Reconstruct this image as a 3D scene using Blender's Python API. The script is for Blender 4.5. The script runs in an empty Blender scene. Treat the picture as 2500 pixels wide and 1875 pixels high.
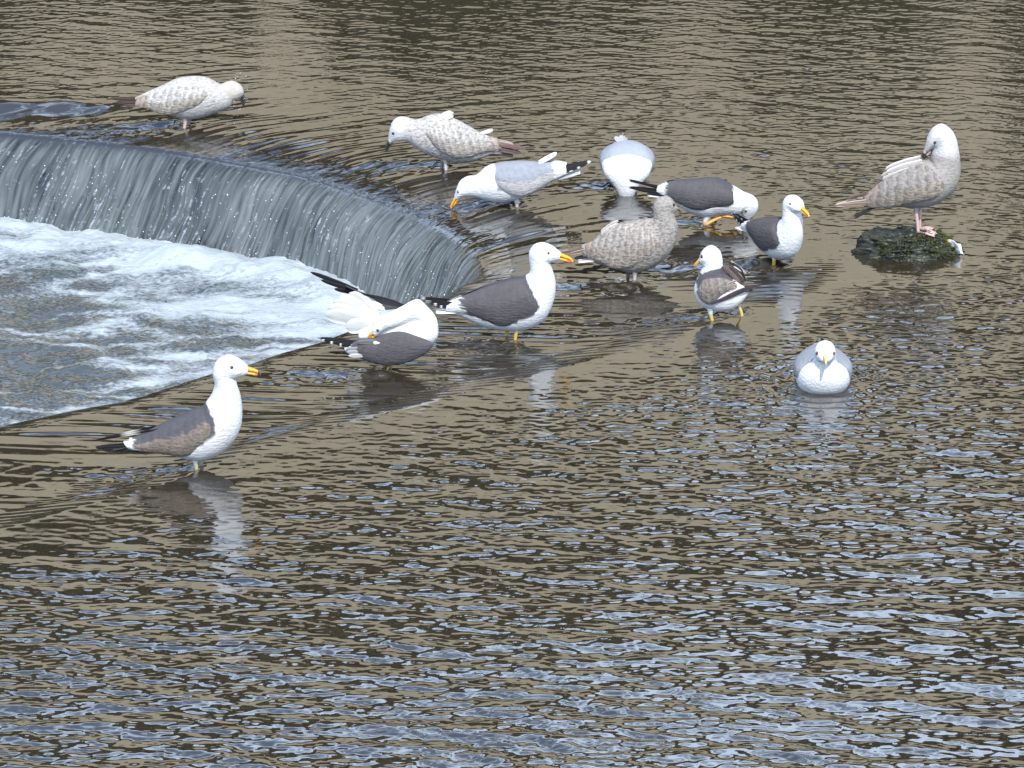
import bpy, math, random
import numpy as np
from mathutils import Vector
from mathutils.bvhtree import BVHTree

random.seed(7)
RNG = np.random.default_rng(11)
SC = bpy.context.scene
COL = SC.collection
R = math.radians

# ------------------------------------------------------------------ camera
HCAM = 4.7
PITCH = math.atan((937.5 + 3390.0) / (1250.0 / math.tan(R(6.0))))
FPX = 1250.0 / math.tan(R(6.0))
cam_d = bpy.data.cameras.new("camera")
cam_d.sensor_width = 36.0
cam_d.lens = 18.0 / math.tan(R(6.0))
cam_d.clip_start = 0.1
cam_d.clip_end = 2000.0
cam = bpy.data.objects.new("camera", cam_d)
COL.objects.link(cam)
cam.location = (0, 0, HCAM)
cam.rotation_euler = (math.pi / 2 - PITCH, 0, 0)
SC.camera = cam

# ------------------------------------------------------------------ light
SUN_EL = R(52)
SUN_AZ = math.atan2(0.22, -0.98)            # sun behind the camera, a little to the right
SUN_DIR = Vector((math.sin(SUN_AZ) * math.cos(SUN_EL), math.cos(SUN_AZ) * math.cos(SUN_EL), math.sin(SUN_EL)))
world = bpy.data.worlds.new("World")
SC.world = world
world.use_nodes = True
wn, wl = world.node_tree.nodes, world.node_tree.links
wn.clear()
w_out = wn.new("ShaderNodeOutputWorld")
w_bg = wn.new("ShaderNodeBackground")
w_sky = wn.new("ShaderNodeTexSky")
w_sky.sky_type = 'NISHITA'
w_sky.sun_disc = False
w_sky.sun_elevation = SUN_EL
w_sky.sun_rotation = SUN_AZ
w_sky.altitude = 50
w_sky.air_density = 1.35
w_sky.dust_density = 0.6
w_bg.inputs["Strength"].default_value = 0.15
# broken cloud over the blue
w_tc = wn.new("ShaderNodeTexCoord")
w_map = wn.new("ShaderNodeMapping")
w_map.inputs["Scale"].default_value = (1.6, 1.6, 3.2)
w_noise = wn.new("ShaderNodeTexNoise")
w_noise.inputs["Scale"].default_value = 2.4
w_noise.inputs["Detail"].default_value = 7.0
w_noise.inputs["Roughness"].default_value = 0.55
w_ramp = wn.new("ShaderNodeValToRGB")
w_ramp.color_ramp.elements[0].position = 0.34
w_ramp.color_ramp.elements[1].position = 0.62
w_mix = wn.new("ShaderNodeMix")
w_mix.data_type = 'RGBA'
w_mix.inputs["B"].default_value = (9.0, 11.2, 14.6, 1)
wl.new(w_tc.outputs["Generated"], w_map.inputs["Vector"])
wl.new(w_map.outputs["Vector"], w_noise.inputs["Vector"])
w_sep = wn.new("ShaderNodeSeparateXYZ")
wl.new(w_tc.outputs["Generated"], w_sep.inputs[0])
w_ma = wn.new("ShaderNodeMath"); w_ma.operation = 'MULTIPLY_ADD'; w_ma.inputs[1].default_value = -0.62
w_ad = wn.new("ShaderNodeMath"); w_ad.operation = 'ADD'; w_ad.inputs[1].default_value = 0.24
w_pw = wn.new("ShaderNodeMath"); w_pw.operation = 'POWER'; w_pw.use_clamp = True; w_pw.inputs[1].default_value = 2.0
w_mx0 = wn.new("ShaderNodeMath"); w_mx0.operation = 'MAXIMUM'; w_mx0.inputs[1].default_value = 0.0
wl.new(w_sep.outputs["Z"], w_mx0.inputs[0]); wl.new(w_mx0.outputs[0], w_pw.inputs[0]); wl.new(w_pw.outputs[0], w_ma.inputs[0]); wl.new(w_noise.outputs["Fac"], w_ma.inputs[2])
wl.new(w_ma.outputs[0], w_ad.inputs[0]); wl.new(w_ad.outputs[0], w_ramp.inputs["Fac"])
wl.new(w_ramp.outputs["Color"], w_mix.inputs["Factor"])
wl.new(w_sky.outputs["Color"], w_mix.inputs["A"])
wl.new(w_mix.outputs["Result"], w_bg.inputs["Color"])
wl.new(w_bg.outputs["Background"], w_out.inputs["Surface"])

sun_d = bpy.data.lights.new("sun", 'SUN')
sun_d.energy = 4.2
sun_d.angle = R(0.53)
sun_d.color = (1.0, 0.96, 0.90)
sun = bpy.data.objects.new("sun", sun_d)
COL.objects.link(sun)
sun.rotation_euler = SUN_DIR.to_track_quat('Z', 'Y').to_euler()

SC.view_settings.view_transform = 'Standard'
SC.view_settings.look = 'None'
SC.view_settings.gamma = 1.0
SC.view_settings.exposure = 0.18
SC.render.engine = 'CYCLES'
SC.cycles.max_bounces = 6
SC.cycles.caustics_reflective = False
SC.cycles.caustics_refractive = False


# ------------------------------------------------------------------ helpers
def px2g(X, Y, z=0.0):
    """photo pixel (2500 x 1875) to the point of the plane z it shows"""
    X = np.asarray(X, float); Y = np.asarray(Y, float)
    dx = X - 1250.0
    up = 937.5 - Y
    dy = math.cos(PITCH) * FPX + math.sin(PITCH) * up
    dz = -math.sin(PITCH) * FPX + math.cos(PITCH) * up
    t = (z - HCAM) / dz
    return dx * t, dy * t


def m_per_px(y, z=0.0):
    return (y * math.cos(PITCH) + (HCAM - z) * math.sin(PITCH)) / FPX


def sstep(a, b, x):
    t = np.clip((np.asarray(x, float) - a) / (b - a), 0, 1)
    return t * t * (3 - 2 * t)


def perlin(x, y, seed=0):
    x = np.asarray(x, float); y = np.asarray(y, float)
    xi = np.floor(x).astype(np.int64); yi = np.floor(y).astype(np.int64)
    xf = x - xi; yf = y - yi
    u = xf * xf * xf * (xf * (xf * 6 - 15) + 10)
    v = yf * yf * yf * (yf * (yf * 6 - 15) + 10)

    def g(ix, iy, dx, dy):
        h = (ix * 374761393 + iy * 668265263 + seed * 974634777) & 0xFFFFFFFF
        h = ((h ^ (h >> 13)) * 1274126177) & 0xFFFFFFFF
        h = (h ^ (h >> 16)) & 0xFFFF
        a = h * (2 * math.pi / 65536.0)
        return np.cos(a) * dx + np.sin(a) * dy
    n00 = g(xi, yi, xf, yf); n10 = g(xi + 1, yi, xf - 1, yf)
    n01 = g(xi, yi + 1, xf, yf - 1); n11 = g(xi + 1, yi + 1, xf - 1, yf - 1)
    a = n00 + u * (n10 - n00); b = n01 + u * (n11 - n01)
    return 1.5 * (a + v * (b - a))


def fbm(x, y, seed=0, octv=3, gain=0.5):
    s = 0.0; a = 1.0
    for o in range(octv):
        s = s + a * perlin(x * 2 ** o, y * 2 ** o, seed + 17 * o)
        a *= gain
    return s


def new_mat(name):
    m = bpy.data.materials.new(name)
    m.use_nodes = True
    n, l = m.node_tree.nodes, m.node_tree.links
    n.clear()
    o = n.new("ShaderNodeOutputMaterial")
    return m, n, l, o


def tag(o, label=None, cat=None, group=None, kind=None):
    if label: o["label"] = label
    if cat: o["category"] = cat
    if group: o["group"] = group
    if kind: o["kind"] = kind
    return o


def link(name, me, mat=None, parent=None):
    o = bpy.data.objects.new(name, me)
    if mat is not None and me is not None:
        me.materials.clear(); me.materials.append(mat)
    COL.objects.link(o)
    if parent is not None: o.parent = parent
    return o


def quad_mesh(name, verts, quads, attrs=None, smooth=True):
    me = bpy.data.meshes.new(name)
    nv, nq = len(verts), len(quads)
    me.vertices.add(nv)
    me.vertices.foreach_set("co", np.ascontiguousarray(verts, dtype=np.float32).ravel())
    me.loops.add(4 * nq)
    me.loops.foreach_set("vertex_index", np.ascontiguousarray(quads, dtype=np.int32).ravel())
    me.polygons.add(nq)
    me.polygons.foreach_set("loop_start", np.arange(0, 4 * nq, 4, dtype=np.int32))
    me.update(calc_edges=True)
    if smooth:
        me.polygons.foreach_set("use_smooth", np.ones(nq, dtype=bool))
    for k, (typ, arr) in (attrs or {}).items():
        a = me.attributes.new(k, typ, 'POINT')
        if typ == 'FLOAT':
            a.data.foreach_set("value", np.ascontiguousarray(arr, dtype=np.float32).ravel())
        elif typ == 'FLOAT_VECTOR':
            a.data.foreach_set("vector", np.ascontiguousarray(arr, dtype=np.float32).ravel())
        else:
            a.data.foreach_set("color", np.ascontiguousarray(arr, dtype=np.float32).ravel())
    return me


def grid_quads(ni, nj):
    i = np.arange(ni * nj).reshape(ni, nj)
    return np.stack([i[:-1, :-1], i[1:, :-1], i[1:, 1:], i[:-1, 1:]], -1).reshape(-1, 4)


def py_mesh(name, verts, faces, cols=None, mots=None, smooth=True):
    me = bpy.data.meshes.new(name)
    me.from_pydata([tuple(map(float, v)) for v in verts], [], [tuple(map(int, f)) for f in faces])
    me.update()
    if smooth:
        me.polygons.foreach_set("use_smooth", np.ones(len(me.polygons), dtype=bool))
    if cols is not None:
        a = me.attributes.new("Col", 'FLOAT_COLOR', 'POINT')
        c = np.ones((len(verts), 4), dtype=np.float32); c[:, :3] = cols
        a.data.foreach_set("color", c.ravel())
        b = me.attributes.new("mot", 'FLOAT', 'POINT')
        b.data.foreach_set("value", np.ascontiguousarray(np.zeros(len(verts)) if mots is None else mots, dtype=np.float32))
    return me


def catmull(P, n):
    P = np.asarray(P, float)
    d = np.r_[0, np.cumsum(np.sqrt(np.sqrt((np.diff(P, axis=0) ** 2).sum(1))) + 1e-9)]
    t = np.linspace(0, d[-1], n)
    idx = np.clip(np.searchsorted(d, t, side='right') - 1, 0, len(P) - 2)
    # finite-difference tangents, cubic hermite
    T = np.zeros_like(P)
    T[1:-1] = (P[2:] - P[:-2]) / (d[2:] - d[:-2])[:, None]
    T[0] = (P[1] - P[0]) / (d[1] - d[0]); T[-1] = (P[-1] - P[-2]) / (d[-1] - d[-2])
    h = (d[idx + 1] - d[idx])[:, None]
    u = ((t - d[idx])[:, None]) / h
    return ((2 * u**3 - 3 * u**2 + 1) * P[idx] + (u**3 - 2 * u**2 + u) * h * T[idx]
            + (-2 * u**3 + 3 * u**2) * P[idx + 1] + (u**3 - u**2) * h * T[idx + 1]), t / d[-1]


def poly_sd(x, y, poly):
    """signed distance to a closed polygon, positive inside"""
    poly = np.asarray(poly, float)
    d = np.full(np.shape(x), 1e9); ins = np.zeros(np.shape(x), bool)
    for (x0, y0), (x1, y1) in zip(poly, np.roll(poly, -1, 0)):
        ex, ey = x1 - x0, y1 - y0
        t = np.clip(((x - x0) * ex + (y - y0) * ey) / (ex * ex + ey * ey + 1e-12), 0, 1)
        d = np.minimum(d, np.hypot(x - x0 - t * ex, y - y0 - t * ey))
        if abs(ey) > 1e-12:
            c = ((y0 > y) != (y1 > y)) & (x < ex * (y - y0) / ey + x0)
            ins ^= c
    return np.where(ins, d, -d)


# ------------------------------------------------------------------ materials
def mat_attr(name, rough=0.85, bump=0.0, mottle=False, spec=0.3, sheen=0.0):
    m, n, l, o = new_mat(name)
    b = n.new("ShaderNodeBsdfPrincipled")
    b.inputs["Roughness"].default_value = rough
    b.inputs["Specular IOR Level"].default_value = spec
    a = n.new("ShaderNodeAttribute"); a.attribute_name = "Col"
    src = a.outputs["Color"]
    tc = n.new("ShaderNodeTexCoord")
    if mottle:
        am = n.new("ShaderNodeAttribute"); am.attribute_name = "mot"
        mp = n.new("ShaderNodeMapping"); mp.inputs["Scale"].default_value = (0.62, 1.0, 1.25)
        mp.inputs["Rotation"].default_value = (0, R(22), 0)
        l.new(tc.outputs["Object"], mp.inputs["Vector"])
        nz = n.new("ShaderNodeTexNoise"); nz.inputs["Scale"].default_value = 165; nz.inputs["Detail"].default_value = 3
        vo = n.new("ShaderNodeTexVoronoi"); vo.inputs["Scale"].default_value = 125
        l.new(mp.outputs["Vector"], nz.inputs["Vector"]); l.new(mp.outputs["Vector"], vo.inputs["Vector"])
        r1 = n.new("ShaderNodeMapRange"); r1.inputs["From Min"].default_value = 0.40; r1.inputs["From Max"].default_value = 0.54
        l.new(nz.outputs["Fac"], r1.inputs["Value"])
        r2 = n.new("ShaderNodeMapRange"); r2.inputs["From Min"].default_value = 0.72; r2.inputs["From Max"].default_value = 0.38
        l.new(vo.outputs["Distance"], r2.inputs["Value"])
        mul = n.new("ShaderNodeMath"); mul.operation = 'MULTIPLY'
        l.new(r1.outputs["Result"], mul.inputs[0]); l.new(r2.outputs["Result"], mul.inputs[1])
        mx = n.new("ShaderNodeMath"); mx.operation = 'MULTIPLY'
        l.new(mul.outputs[0], mx.inputs[0]); l.new(am.outputs["Fac"], mx.inputs[1])
        mc = n.new("ShaderNodeMix"); mc.data_type = 'RGBA'
        mc.inputs["B"].default_value = (0.15, 0.122, 0.10, 1)
        l.new(mx.outputs[0], mc.inputs["Factor"]); l.new(src, mc.inputs["A"])
        src = mc.outputs["Result"]
    # slow wear and tone changes of the plumage or horn
    n2 = n.new("ShaderNodeTexNoise"); n2.inputs["Scale"].default_value = 30; n2.inputs["Detail"].default_value = 4
    l.new(tc.outputs["Object"], n2.inputs["Vector"])
    r3 = n.new("ShaderNodeMapRange"); r3.inputs["To Min"].default_value = 0.80; r3.inputs["To Max"].default_value = 1.08
    l.new(n2.outputs["Fac"], r3.inputs["Value"])
    ml = n.new("ShaderNodeMix"); ml.data_type = 'RGBA'; ml.blend_type = 'MULTIPLY'; ml.inputs["Factor"].default_value = 1
    l.new(src, ml.inputs["A"]); l.new(r3.outputs["Result"], ml.inputs["B"])
    l.new(ml.outputs["Result"], b.inputs["Base Color"])
    if bump:
        mp2 = n.new("ShaderNodeMapping"); mp2.inputs["Scale"].default_value = (0.35, 1.0, 1.0)
        l.new(tc.outputs["Object"], mp2.inputs["Vector"])
        nb = n.new("ShaderNodeTexNoise"); nb.inputs["Scale"].default_value = 160; nb.inputs["Detail"].default_value = 3
        l.new(mp2.outputs["Vector"], nb.inputs["Vector"])
        bp = n.new("ShaderNodeBump"); bp.inputs["Strength"].default_value = bump; bp.inputs["Distance"].default_value = 0.004
        l.new(nb.outputs["Fac"], bp.inputs["Height"]); l.new(bp.outputs["Normal"], b.inputs["Normal"])
    l.new(b.outputs[0], o.inputs["Surface"])
    return m


M_PLUME = mat_attr("plumage", 0.9, 0.75, True, 0.15)
M_FEATHER = mat_attr("flight_feather", 0.7, 0.25, False, 0.25)
M_HORN = mat_attr("horn", 0.42, 0.0, False, 0.45)
M_EYE = mat_attr("eye_gloss", 0.12, 0.0, False, 0.6)


def water_mat(name, deep=(0.030, 0.024, 0.015), ior=1.9, foam=False, fine=0.05, rough=0.02, lip=None):
    m, n, l, o = new_mat(name)
    tc = n.new("ShaderNodeTexCoord")
    dif = n.new("ShaderNodeBsdfDiffuse")
    nzc = n.new("ShaderNodeTexNoise"); nzc.inputs["Scale"].default_value = 2.2; nzc.inputs["Detail"].default_value = 5
    l.new(tc.outputs["Object"], nzc.inputs["Vector"])
    mc = n.new("ShaderNodeMix"); mc.data_type = 'RGBA'
    mc.inputs["A"].default_value = (*[c * 0.7 for c in deep], 1); mc.inputs["B"].default_value = (*[c * 1.3 for c in deep], 1)
    l.new(nzc.outputs["Fac"], mc.inputs["Factor"]); l.new(mc.outputs["Result"], dif.inputs["Color"])
    gl = n.new("ShaderNodeBsdfGlossy"); gl.inputs["Roughness"].default_value = rough
    gl.inputs["Color"].default_value = (1, 1, 1, 1)
    fr = n.new("ShaderNodeFresnel"); fr.inputs["IOR"].default_value = ior
    mp = n.new("ShaderNodeMapping"); mp.inputs["Scale"].default_value = (0.35, 1, 1)
    l.new(tc.outputs["Object"], mp.inputs["Vector"])
    nb = n.new("ShaderNodeTexNoise"); nb.inputs["Scale"].default_value = 55; nb.inputs["Detail"].default_value = 2
    l.new(mp.outputs["Vector"], nb.inputs["Vector"])
    bp = n.new("ShaderNodeBump"); bp.inputs["Strength"].default_value = fine; bp.inputs["Distance"].default_value = 0.004
    l.new(nb.outputs["Fac"], bp.inputs["Height"])
    for s in (dif, gl, fr): l.new(bp.outputs["Normal"], s.inputs["Normal"])
    if lip is not None:                      # glassy at the brim, broken and matt further down
        la = n.new("ShaderNodeAttribute"); la.attribute_name = "lip"
        for sock, a_, b_ in ((fr.inputs["IOR"], ior, lip), (gl.inputs["Roughness"], rough, 0.02)):
            mr = n.new("ShaderNodeMapRange"); mr.inputs["To Min"].default_value = a_; mr.inputs["To Max"].default_value = b_
            l.new(la.outputs["Fac"], mr.inputs["Value"]); l.new(mr.outputs["Result"], sock)
        md = n.new("ShaderNodeMix"); md.data_type = 'RGBA'; md.inputs["B"].default_value = (0.030, 0.024, 0.015, 1)
        ta = n.new("ShaderNodeAttribute"); ta.attribute_name = "tone"      # clear strands against aerated ones
        mt = n.new("ShaderNodeMix"); mt.data_type = 'RGBA'
        mt.inputs["A"].default_value = (0.012, 0.018, 0.020, 1); mt.inputs["B"].default_value = (0.17, 0.185, 0.18, 1)
        l.new(ta.outputs["Fac"], mt.inputs["Factor"])
        l.new(la.outputs["Fac"], md.inputs["Factor"]); l.new(mt.outputs["Result"], md.inputs["A"]); l.new(md.outputs["Result"], dif.inputs["Color"])
    mix = n.new("ShaderNodeMixShader")
    l.new(fr.outputs[0], mix.inputs[0]); l.new(dif.outputs[0], mix.inputs[1]); l.new(gl.outputs[0], mix.inputs[2])
    top = mix.outputs[0]
    if foam:
        fa = n.new("ShaderNodeAttribute"); fa.attribute_name = "foam"
        n3 = n.new("ShaderNodeTexNoise"); n3.inputs["Scale"].default_value = 95; n3.inputs["Detail"].default_value = 5; n3.inputs["Roughness"].default_value = 0.7
        mp3 = n.new("ShaderNodeMapping"); mp3.inputs["Scale"].default_value = (0.5, 1, 1)
        l.new(tc.outputs["Object"], mp3.inputs["Vector"]); l.new(mp3.outputs["Vector"], n3.inputs["Vector"])
        ad = n.new("ShaderNodeMath"); ad.operation = 'MULTIPLY_ADD'; ad.inputs[1].default_value = 1.3
        l.new(n3.outputs["Fac"], ad.inputs[0])
        sb = n.new("ShaderNodeMath"); sb.operation = 'SUBTRACT'; sb.inputs[1].default_value = 0.65
        l.new(fa.outputs["Fac"], sb.inputs[0]); l.new(sb.outputs[0], ad.inputs[2])
        rr = n.new("ShaderNodeMapRange"); rr.inputs["From Min"].default_value = 0.32; rr.inputs["From Max"].default_value = 0.78
        l.new(ad.outputs[0], rr.inputs["Value"])
        fd = n.new("ShaderNodeBsdfPrincipled"); fd.inputs["Roughness"].default_value = 0.6
        fd.inputs["Base Color"].default_value = (0.40, 0.45, 0.485, 1)
        nb2 = n.new("ShaderNodeTexNoise"); nb2.inputs["Scale"].default_value = 130; nb2.inputs["Detail"].default_value = 4
        l.new(mp3.outputs["Vector"], nb2.inputs["Vector"])
        bp2 = n.new("ShaderNodeBump"); bp2.inputs["Strength"].default_value = 0.8; bp2.inputs["Distance"].default_value = 0.006
        l.new(nb2.outputs["Fac"], bp2.inputs["Height"]); l.new(bp2.outputs["Normal"], fd.inputs["Normal"])
        m2 = n.new("ShaderNodeMixShader")
        l.new(rr.outputs["Result"], m2.inputs[0]); l.new(top, m2.inputs[1]); l.new(fd.outputs[0], m2.inputs[2])
        top = m2.outputs[0]
    l.new(top, o.inputs["Surface"])
    return m


M_WATER = water_mat("river_water", ior=3.3)
M_OUTER = water_mat("river_water_outer", ior=3.3, fine=0.9)
M_POOL = water_mat("pool_water", deep=(0.070, 0.080, 0.082), ior=2.1, foam=True, fine=0.5)
M_FALL = water_mat("falling_water", deep=(0.125, 0.14, 0.135), ior=1.6, foam=True, fine=0.3, rough=0.11, lip=3.3)

# ------------------------------------------------------------------ the weir: plan lines from the ground they stand on
CREST_PX = [(-700, 300), (-450, 306), (-170, 314), (0, 322), (226, 345), (430, 370), (600, 400), (752, 430), (900, 473), (1043, 523), (1106, 553),
            (1163, 588), (1193, 625), (1185, 655), (1138, 680), (1075, 713), (1000, 745), (900, 785), (782, 829), (678, 858),
            (606, 883), (479, 917), (316, 967), (181, 994), (0, 1034), (-200, 1074), (-450, 1120), (-800, 1180)]
cx, cy = px2g([p[0] for p in CREST_PX], [p[1] for p in CREST_PX], -0.04)
CREST, _ = catmull(np.stack([cx, cy], 1), 500)
CREST_POLY = np.vstack([CREST, [[-9, CREST[-1, 1]], [-9, CREST[0, 1]]]])
SHOULDER_PX = [(-900, 1440), (-300, 1320), (0, 1255), (300, 1170), (565, 1080), (900, 985), (1150, 920), (1356, 868), (1560, 815), (1750, 755), (1930, 690), (2120, 612)]
sx, sy = px2g([p[0] for p in SHOULDER_PX], [p[1] for p in SHOULDER_PX])
SHOULDER, _ = catmull(np.stack([sx, sy], 1), 200)
SMOOTH_PX = SHOULDER_PX + [(2200, 590), (2080, 560), (1900, 560), (1650, 440), (1450, 390), (1300, 330), (1130, 240), (1000, 60), (600, 40), (400, 210), (0, 215), (-500, 215), (-900, 215)]
mx_, my_ = px2g([p[0] for p in SMOOTH_PX], [p[1] for p in SMOOTH_PX])
SMOOTH = np.stack([mx_, my_], 1)
CALM_PX = [(480, -60), (430, 150), (560, 260), (900, 330), (1150, 300), (1250, 120), (1100, -60)]
qx_, qy_ = px2g([p[0] for p in CALM_PX], [p[1] for p in CALM_PX])
CALM = np.stack([qx_, qy_], 1)


def line_dist(x, y, L):
    d = np.full(np.shape(x), 1e9)
    for (x0, y0), (x1, y1) in zip(L[:-1], L[1:]):
        ex, ey = x1 - x0, y1 - y0
        t = np.clip(((x - x0) * ex + (y - y0) * ey) / (ex * ex + ey * ey + 1e-12), 0, 1)
        d = np.minimum(d, np.hypot(x - x0 - t * ex, y - y0 - t * ey))
    return d


# grid of the upper river
DX = 0.0066
GX0, GX1, GY0, GY1 = -2.30, 2.30, 9.9, 17.9
NX = int(round((GX1 - GX0) / DX)) + 1
NY = int(round((GY1 - GY0) / DX)) + 1
gx = GX0 + DX * np.arange(NX)
gy = GY0 + DX * np.arange(NY)
# coarse fields, bilinearly refined
CS = 8
cgx = np.arange(GX0 - 0.2, GX1 + 0.3, DX * CS)
cgy = np.arange(GY0 - 0.2, GY1 + 0.3, DX * CS)
CX, CY = np.meshgrid(cgx, cgy, indexing='ij')
F_CREST = -poly_sd(CX, CY, CREST_POLY)
sh_side = poly_sd(CX, CY, np.vstack([SHOULDER, [[SHOULDER[-1, 0], 40], [-20, 40], [-20, SHOULDER[0, 1]]]]))
F_SHOULD = np.where(sh_side > 0, -1, 1) * line_dist(CX, CY, SHOULDER)
F_SMOOTH = poly_sd(CX, CY, SMOOTH)
F_CALM = poly_sd(CX, CY, CALM)


def bil(F, x, y):
    fx = np.clip((x - cgx[0]) / (DX * CS), 0, len(cgx) - 1.001)
    fy = np.clip((y - cgy[0]) / (DX * CS), 0, len(cgy) - 1.001)
    i = fx.astype(int); j = fy.astype(int); u = fx - i; v = fy - j
    return F[i, j] * (1 - u) * (1 - v) + F[i + 1, j] * u * (1 - v) + F[i, j + 1] * (1 - u) * v + F[i + 1, j + 1] * u * v


def sea(seed, lam, spread, rot, slope, band=0.45):
    """random ripple field: gaussian band of wavelengths about lam, crests across the line of sight"""
    rng = np.random.default_rng(seed)
    kx = 2 * math.pi * np.fft.fftfreq(NX, DX)[:, None]
    ky = 2 * math.pi * np.fft.fftfreq(NY, DX)[None, :]
    k = np.hypot(kx, ky) + 1e-9
    c, s = math.cos(rot), math.sin(rot)
    a = -s * kx + c * ky                    # along the wave direction
    ang = np.arccos(np.clip(np.abs(a) / k, 0, 1))
    k0 = 2 * math.pi / lam
    amp = np.exp(-0.5 * (np.log(k / k0) / band) ** 2) * np.exp(-0.5 * (ang / spread) ** 2) / k
    ph = rng.normal(size=(NX, NY)) + 1j * rng.normal(size=(NX, NY))
    h = np.fft.ifft2(ph * amp).real
    sl = np.sqrt(np.mean((np.diff(h, axis=1) / DX) ** 2))
    return (h * (slope / sl)).astype(np.float32)


SEA_A = sea(3, 0.039, R(30), R(-9), 0.088, 0.60)
SEA_B = sea(4, 0.13, R(30), R(-14), 0.058)
SEA_C = sea(5, 0.024, R(45), R(10), 0.062, 0.3)
PATCH = None

# feet of the gulls in the photo (pixel), they stir the water downstream
FEET_PX = [(450, 311), (1088, 414), (1262, 500), (1505, 462), (1735, 546), (1879, 646), (1916, 650), (1541, 688), (1551, 690), (1255, 826), (1215, 822),
           (940, 896), (955, 897), (1740, 780), (1812, 772), (480, 1143)]
WAKE_LEN = [0.45, 0.30, 0.32, 0.22, 0.26, 0.30, 0.5, 0.26, 0.2, 0.36, 0.15, 0.40, 0.2, 0.40, 0.12, 0.42]
_fx, _fy = px2g([p[0] for p in FEET_PX], [p[1] for p in FEET_PX], -0.015)


def base_height(x, y, d, ds, dsm, dc):
    """river surface without the free ripples"""
    slot = sstep(SHOULDER[-1, 0], SHOULDER[-1, 0] - 0.22, x)
    fade = sstep(SHOULDER[-1, 0] + 0.0, SHOULDER[-1, 0] - 1.0, x)
    back = 1 - sstep(0.15, 1.1 + 0.8 * sstep(0.6, -0.3, x), -ds)
    z = -0.010 * fade * back * sstep(0.12, -0.25, ds)
    lip = np.clip(1 - d / 0.26, 0, 1.0)
    na = sstep(13.95, 13.5, y)
    z = z - (0.036 - 0.020 * na) * lip ** (2 + 2.0 * na)
    # flow-aligned streaks over the crest
    far = sstep(13.7, 14.7, y)
    q = y - far * 0.45 * (x + 0.4) + (1 - far) * 0.10 * (x + 0.5) + 0.02 * perlin(x * 2.2, y * 3.0, 71)
    inside = sstep(-0.05 - 0.5 * sstep(14.2, 15.0, y), 0.22 + 0.5 * sstep(14.2, 15.0, y), dsm) * (1 - 0.75 * sstep(-0.1, 0.3, dc))
    rope = np.exp(-((ds + 0.015) / 0.085) ** 2) * sstep(SHOULDER[-1, 0], SHOULDER[-1, 0] - 0.22, x)
    st = (0.0016 * perlin(x / 0.55, q / 0.034, 21) + 0.0012 * perlin(x / 0.30 + 9, q / 0.019, 22)
          + 0.0030 * perlin(x / 0.8, q / 0.085, 23))
    var = 0.45 + 0.75 * np.clip(0.5 + perlin(x * 1.1, y * 1.6, 24), 0, 1.3)
    st = st + 0.0030 * rope * perlin(x / 0.40, q / 0.042, 25)
    z = z + st * inside * var * (1.05 + 1.0 * rope + 0.8 * np.clip(1 - d / 0.3, 0, 1)) * (1 - 0.80 * sstep(0.20, 0.02, d) * (0.35 + 0.65 * sstep(0.15, -0.35, x)))
    # standing wave along the sunken shoulder of the weir
    wob = 0.03 * perlin(x * 2.5, y * 0.7, 31)
    z = z - fade * back * 0.030 * (0.5 * np.clip((0.085 - ds - wob) / 0.17, 0, 1) + 0.5 * sstep(0.10, -0.10, ds + wob))
    q2 = y + 0.16 * x + 0.010 * perlin(x * 5, y * 5, 33)
    z = z + slot * 0.0024 * np.exp(-((ds + wob) / 0.085) ** 2) * np.sin(2 * math.pi * q2 / 0.040) * np.clip(0.7 + perlin(x * 2.3, y * 2.3, 34), 0, 1.4) * sstep(-0.12, 0.15, dsm + 0.12)
    # stirred water running left from each leg
    for k in range(len(_fx)):
        xi = _fx[k] - x
        yi = y - _fy[k] - 0.02 * xi * math.sin(k * 2.1) + 0.01 * perlin(x * 7, k * 3.3 + 0 * x, 41) * np.clip(xi * 4, 0, 1)
        L = WAKE_LEN[k]
        wy = 0.020 + 0.035 * np.clip(xi, 0, 1)
        env = sstep(-0.03, 0.03, xi) * np.exp(-np.clip(xi, 0, 9) / L * 1.2) * sstep(2.2 * L, 1.2 * L, xi)
        rough = 0.9 + 1.0 * perlin(x * 26, y * 34, 50 + k) + 0.5 * perlin(x * 60, y * 60, 70 + k)
        z = z + (0.0072 * np.tanh(yi / wy) * np.exp(-(yi / (2.4 * wy)) ** 2) * rough - 0.002 * np.exp(-(yi / wy) ** 2)) * env
    for k in range(len(_fx)):
        r_ = np.hypot(x - _fx[k], y - _fy[k])
        z = z + 0.0011 * np.cos(2 * math.pi * r_ / 0.030) * np.exp(-(r_ / 0.05) ** 2)
    kx_, ky_ = px2g(2012, 948)
    rr_ = np.hypot(x - kx_, (y - ky_ - 0.05))
    z = z + 0.0022 * np.cos(2 * math.pi * (rr_ - 0.09) / 0.045) * np.exp(-((rr_ - 0.12) / 0.10) ** 2)
    # bow waves of the far left gull
    bx, by = px2g(600, 272)
    yb = y - by + 0.05 * (x - bx) + 0.10 * (x - bx) ** 2
    z = z - 0.012 * np.exp(-(yb / 0.075) ** 2) * sstep(bx - 0.95, bx - 0.45, x) * sstep(bx + 0.38, bx - 0.15, x)
    ax, ay = px2g(130, 262)
    z = z + 0.012 * np.tanh((y - ay + 0.03 * np.sin(x * 9)) / 0.05) * np.exp(-((y - ay) / 0.14) ** 2) * sstep(ax + 0.28, ax, x) * (1 + 0.6 * perlin(x * 9, y * 9, 61))
    return z


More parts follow.
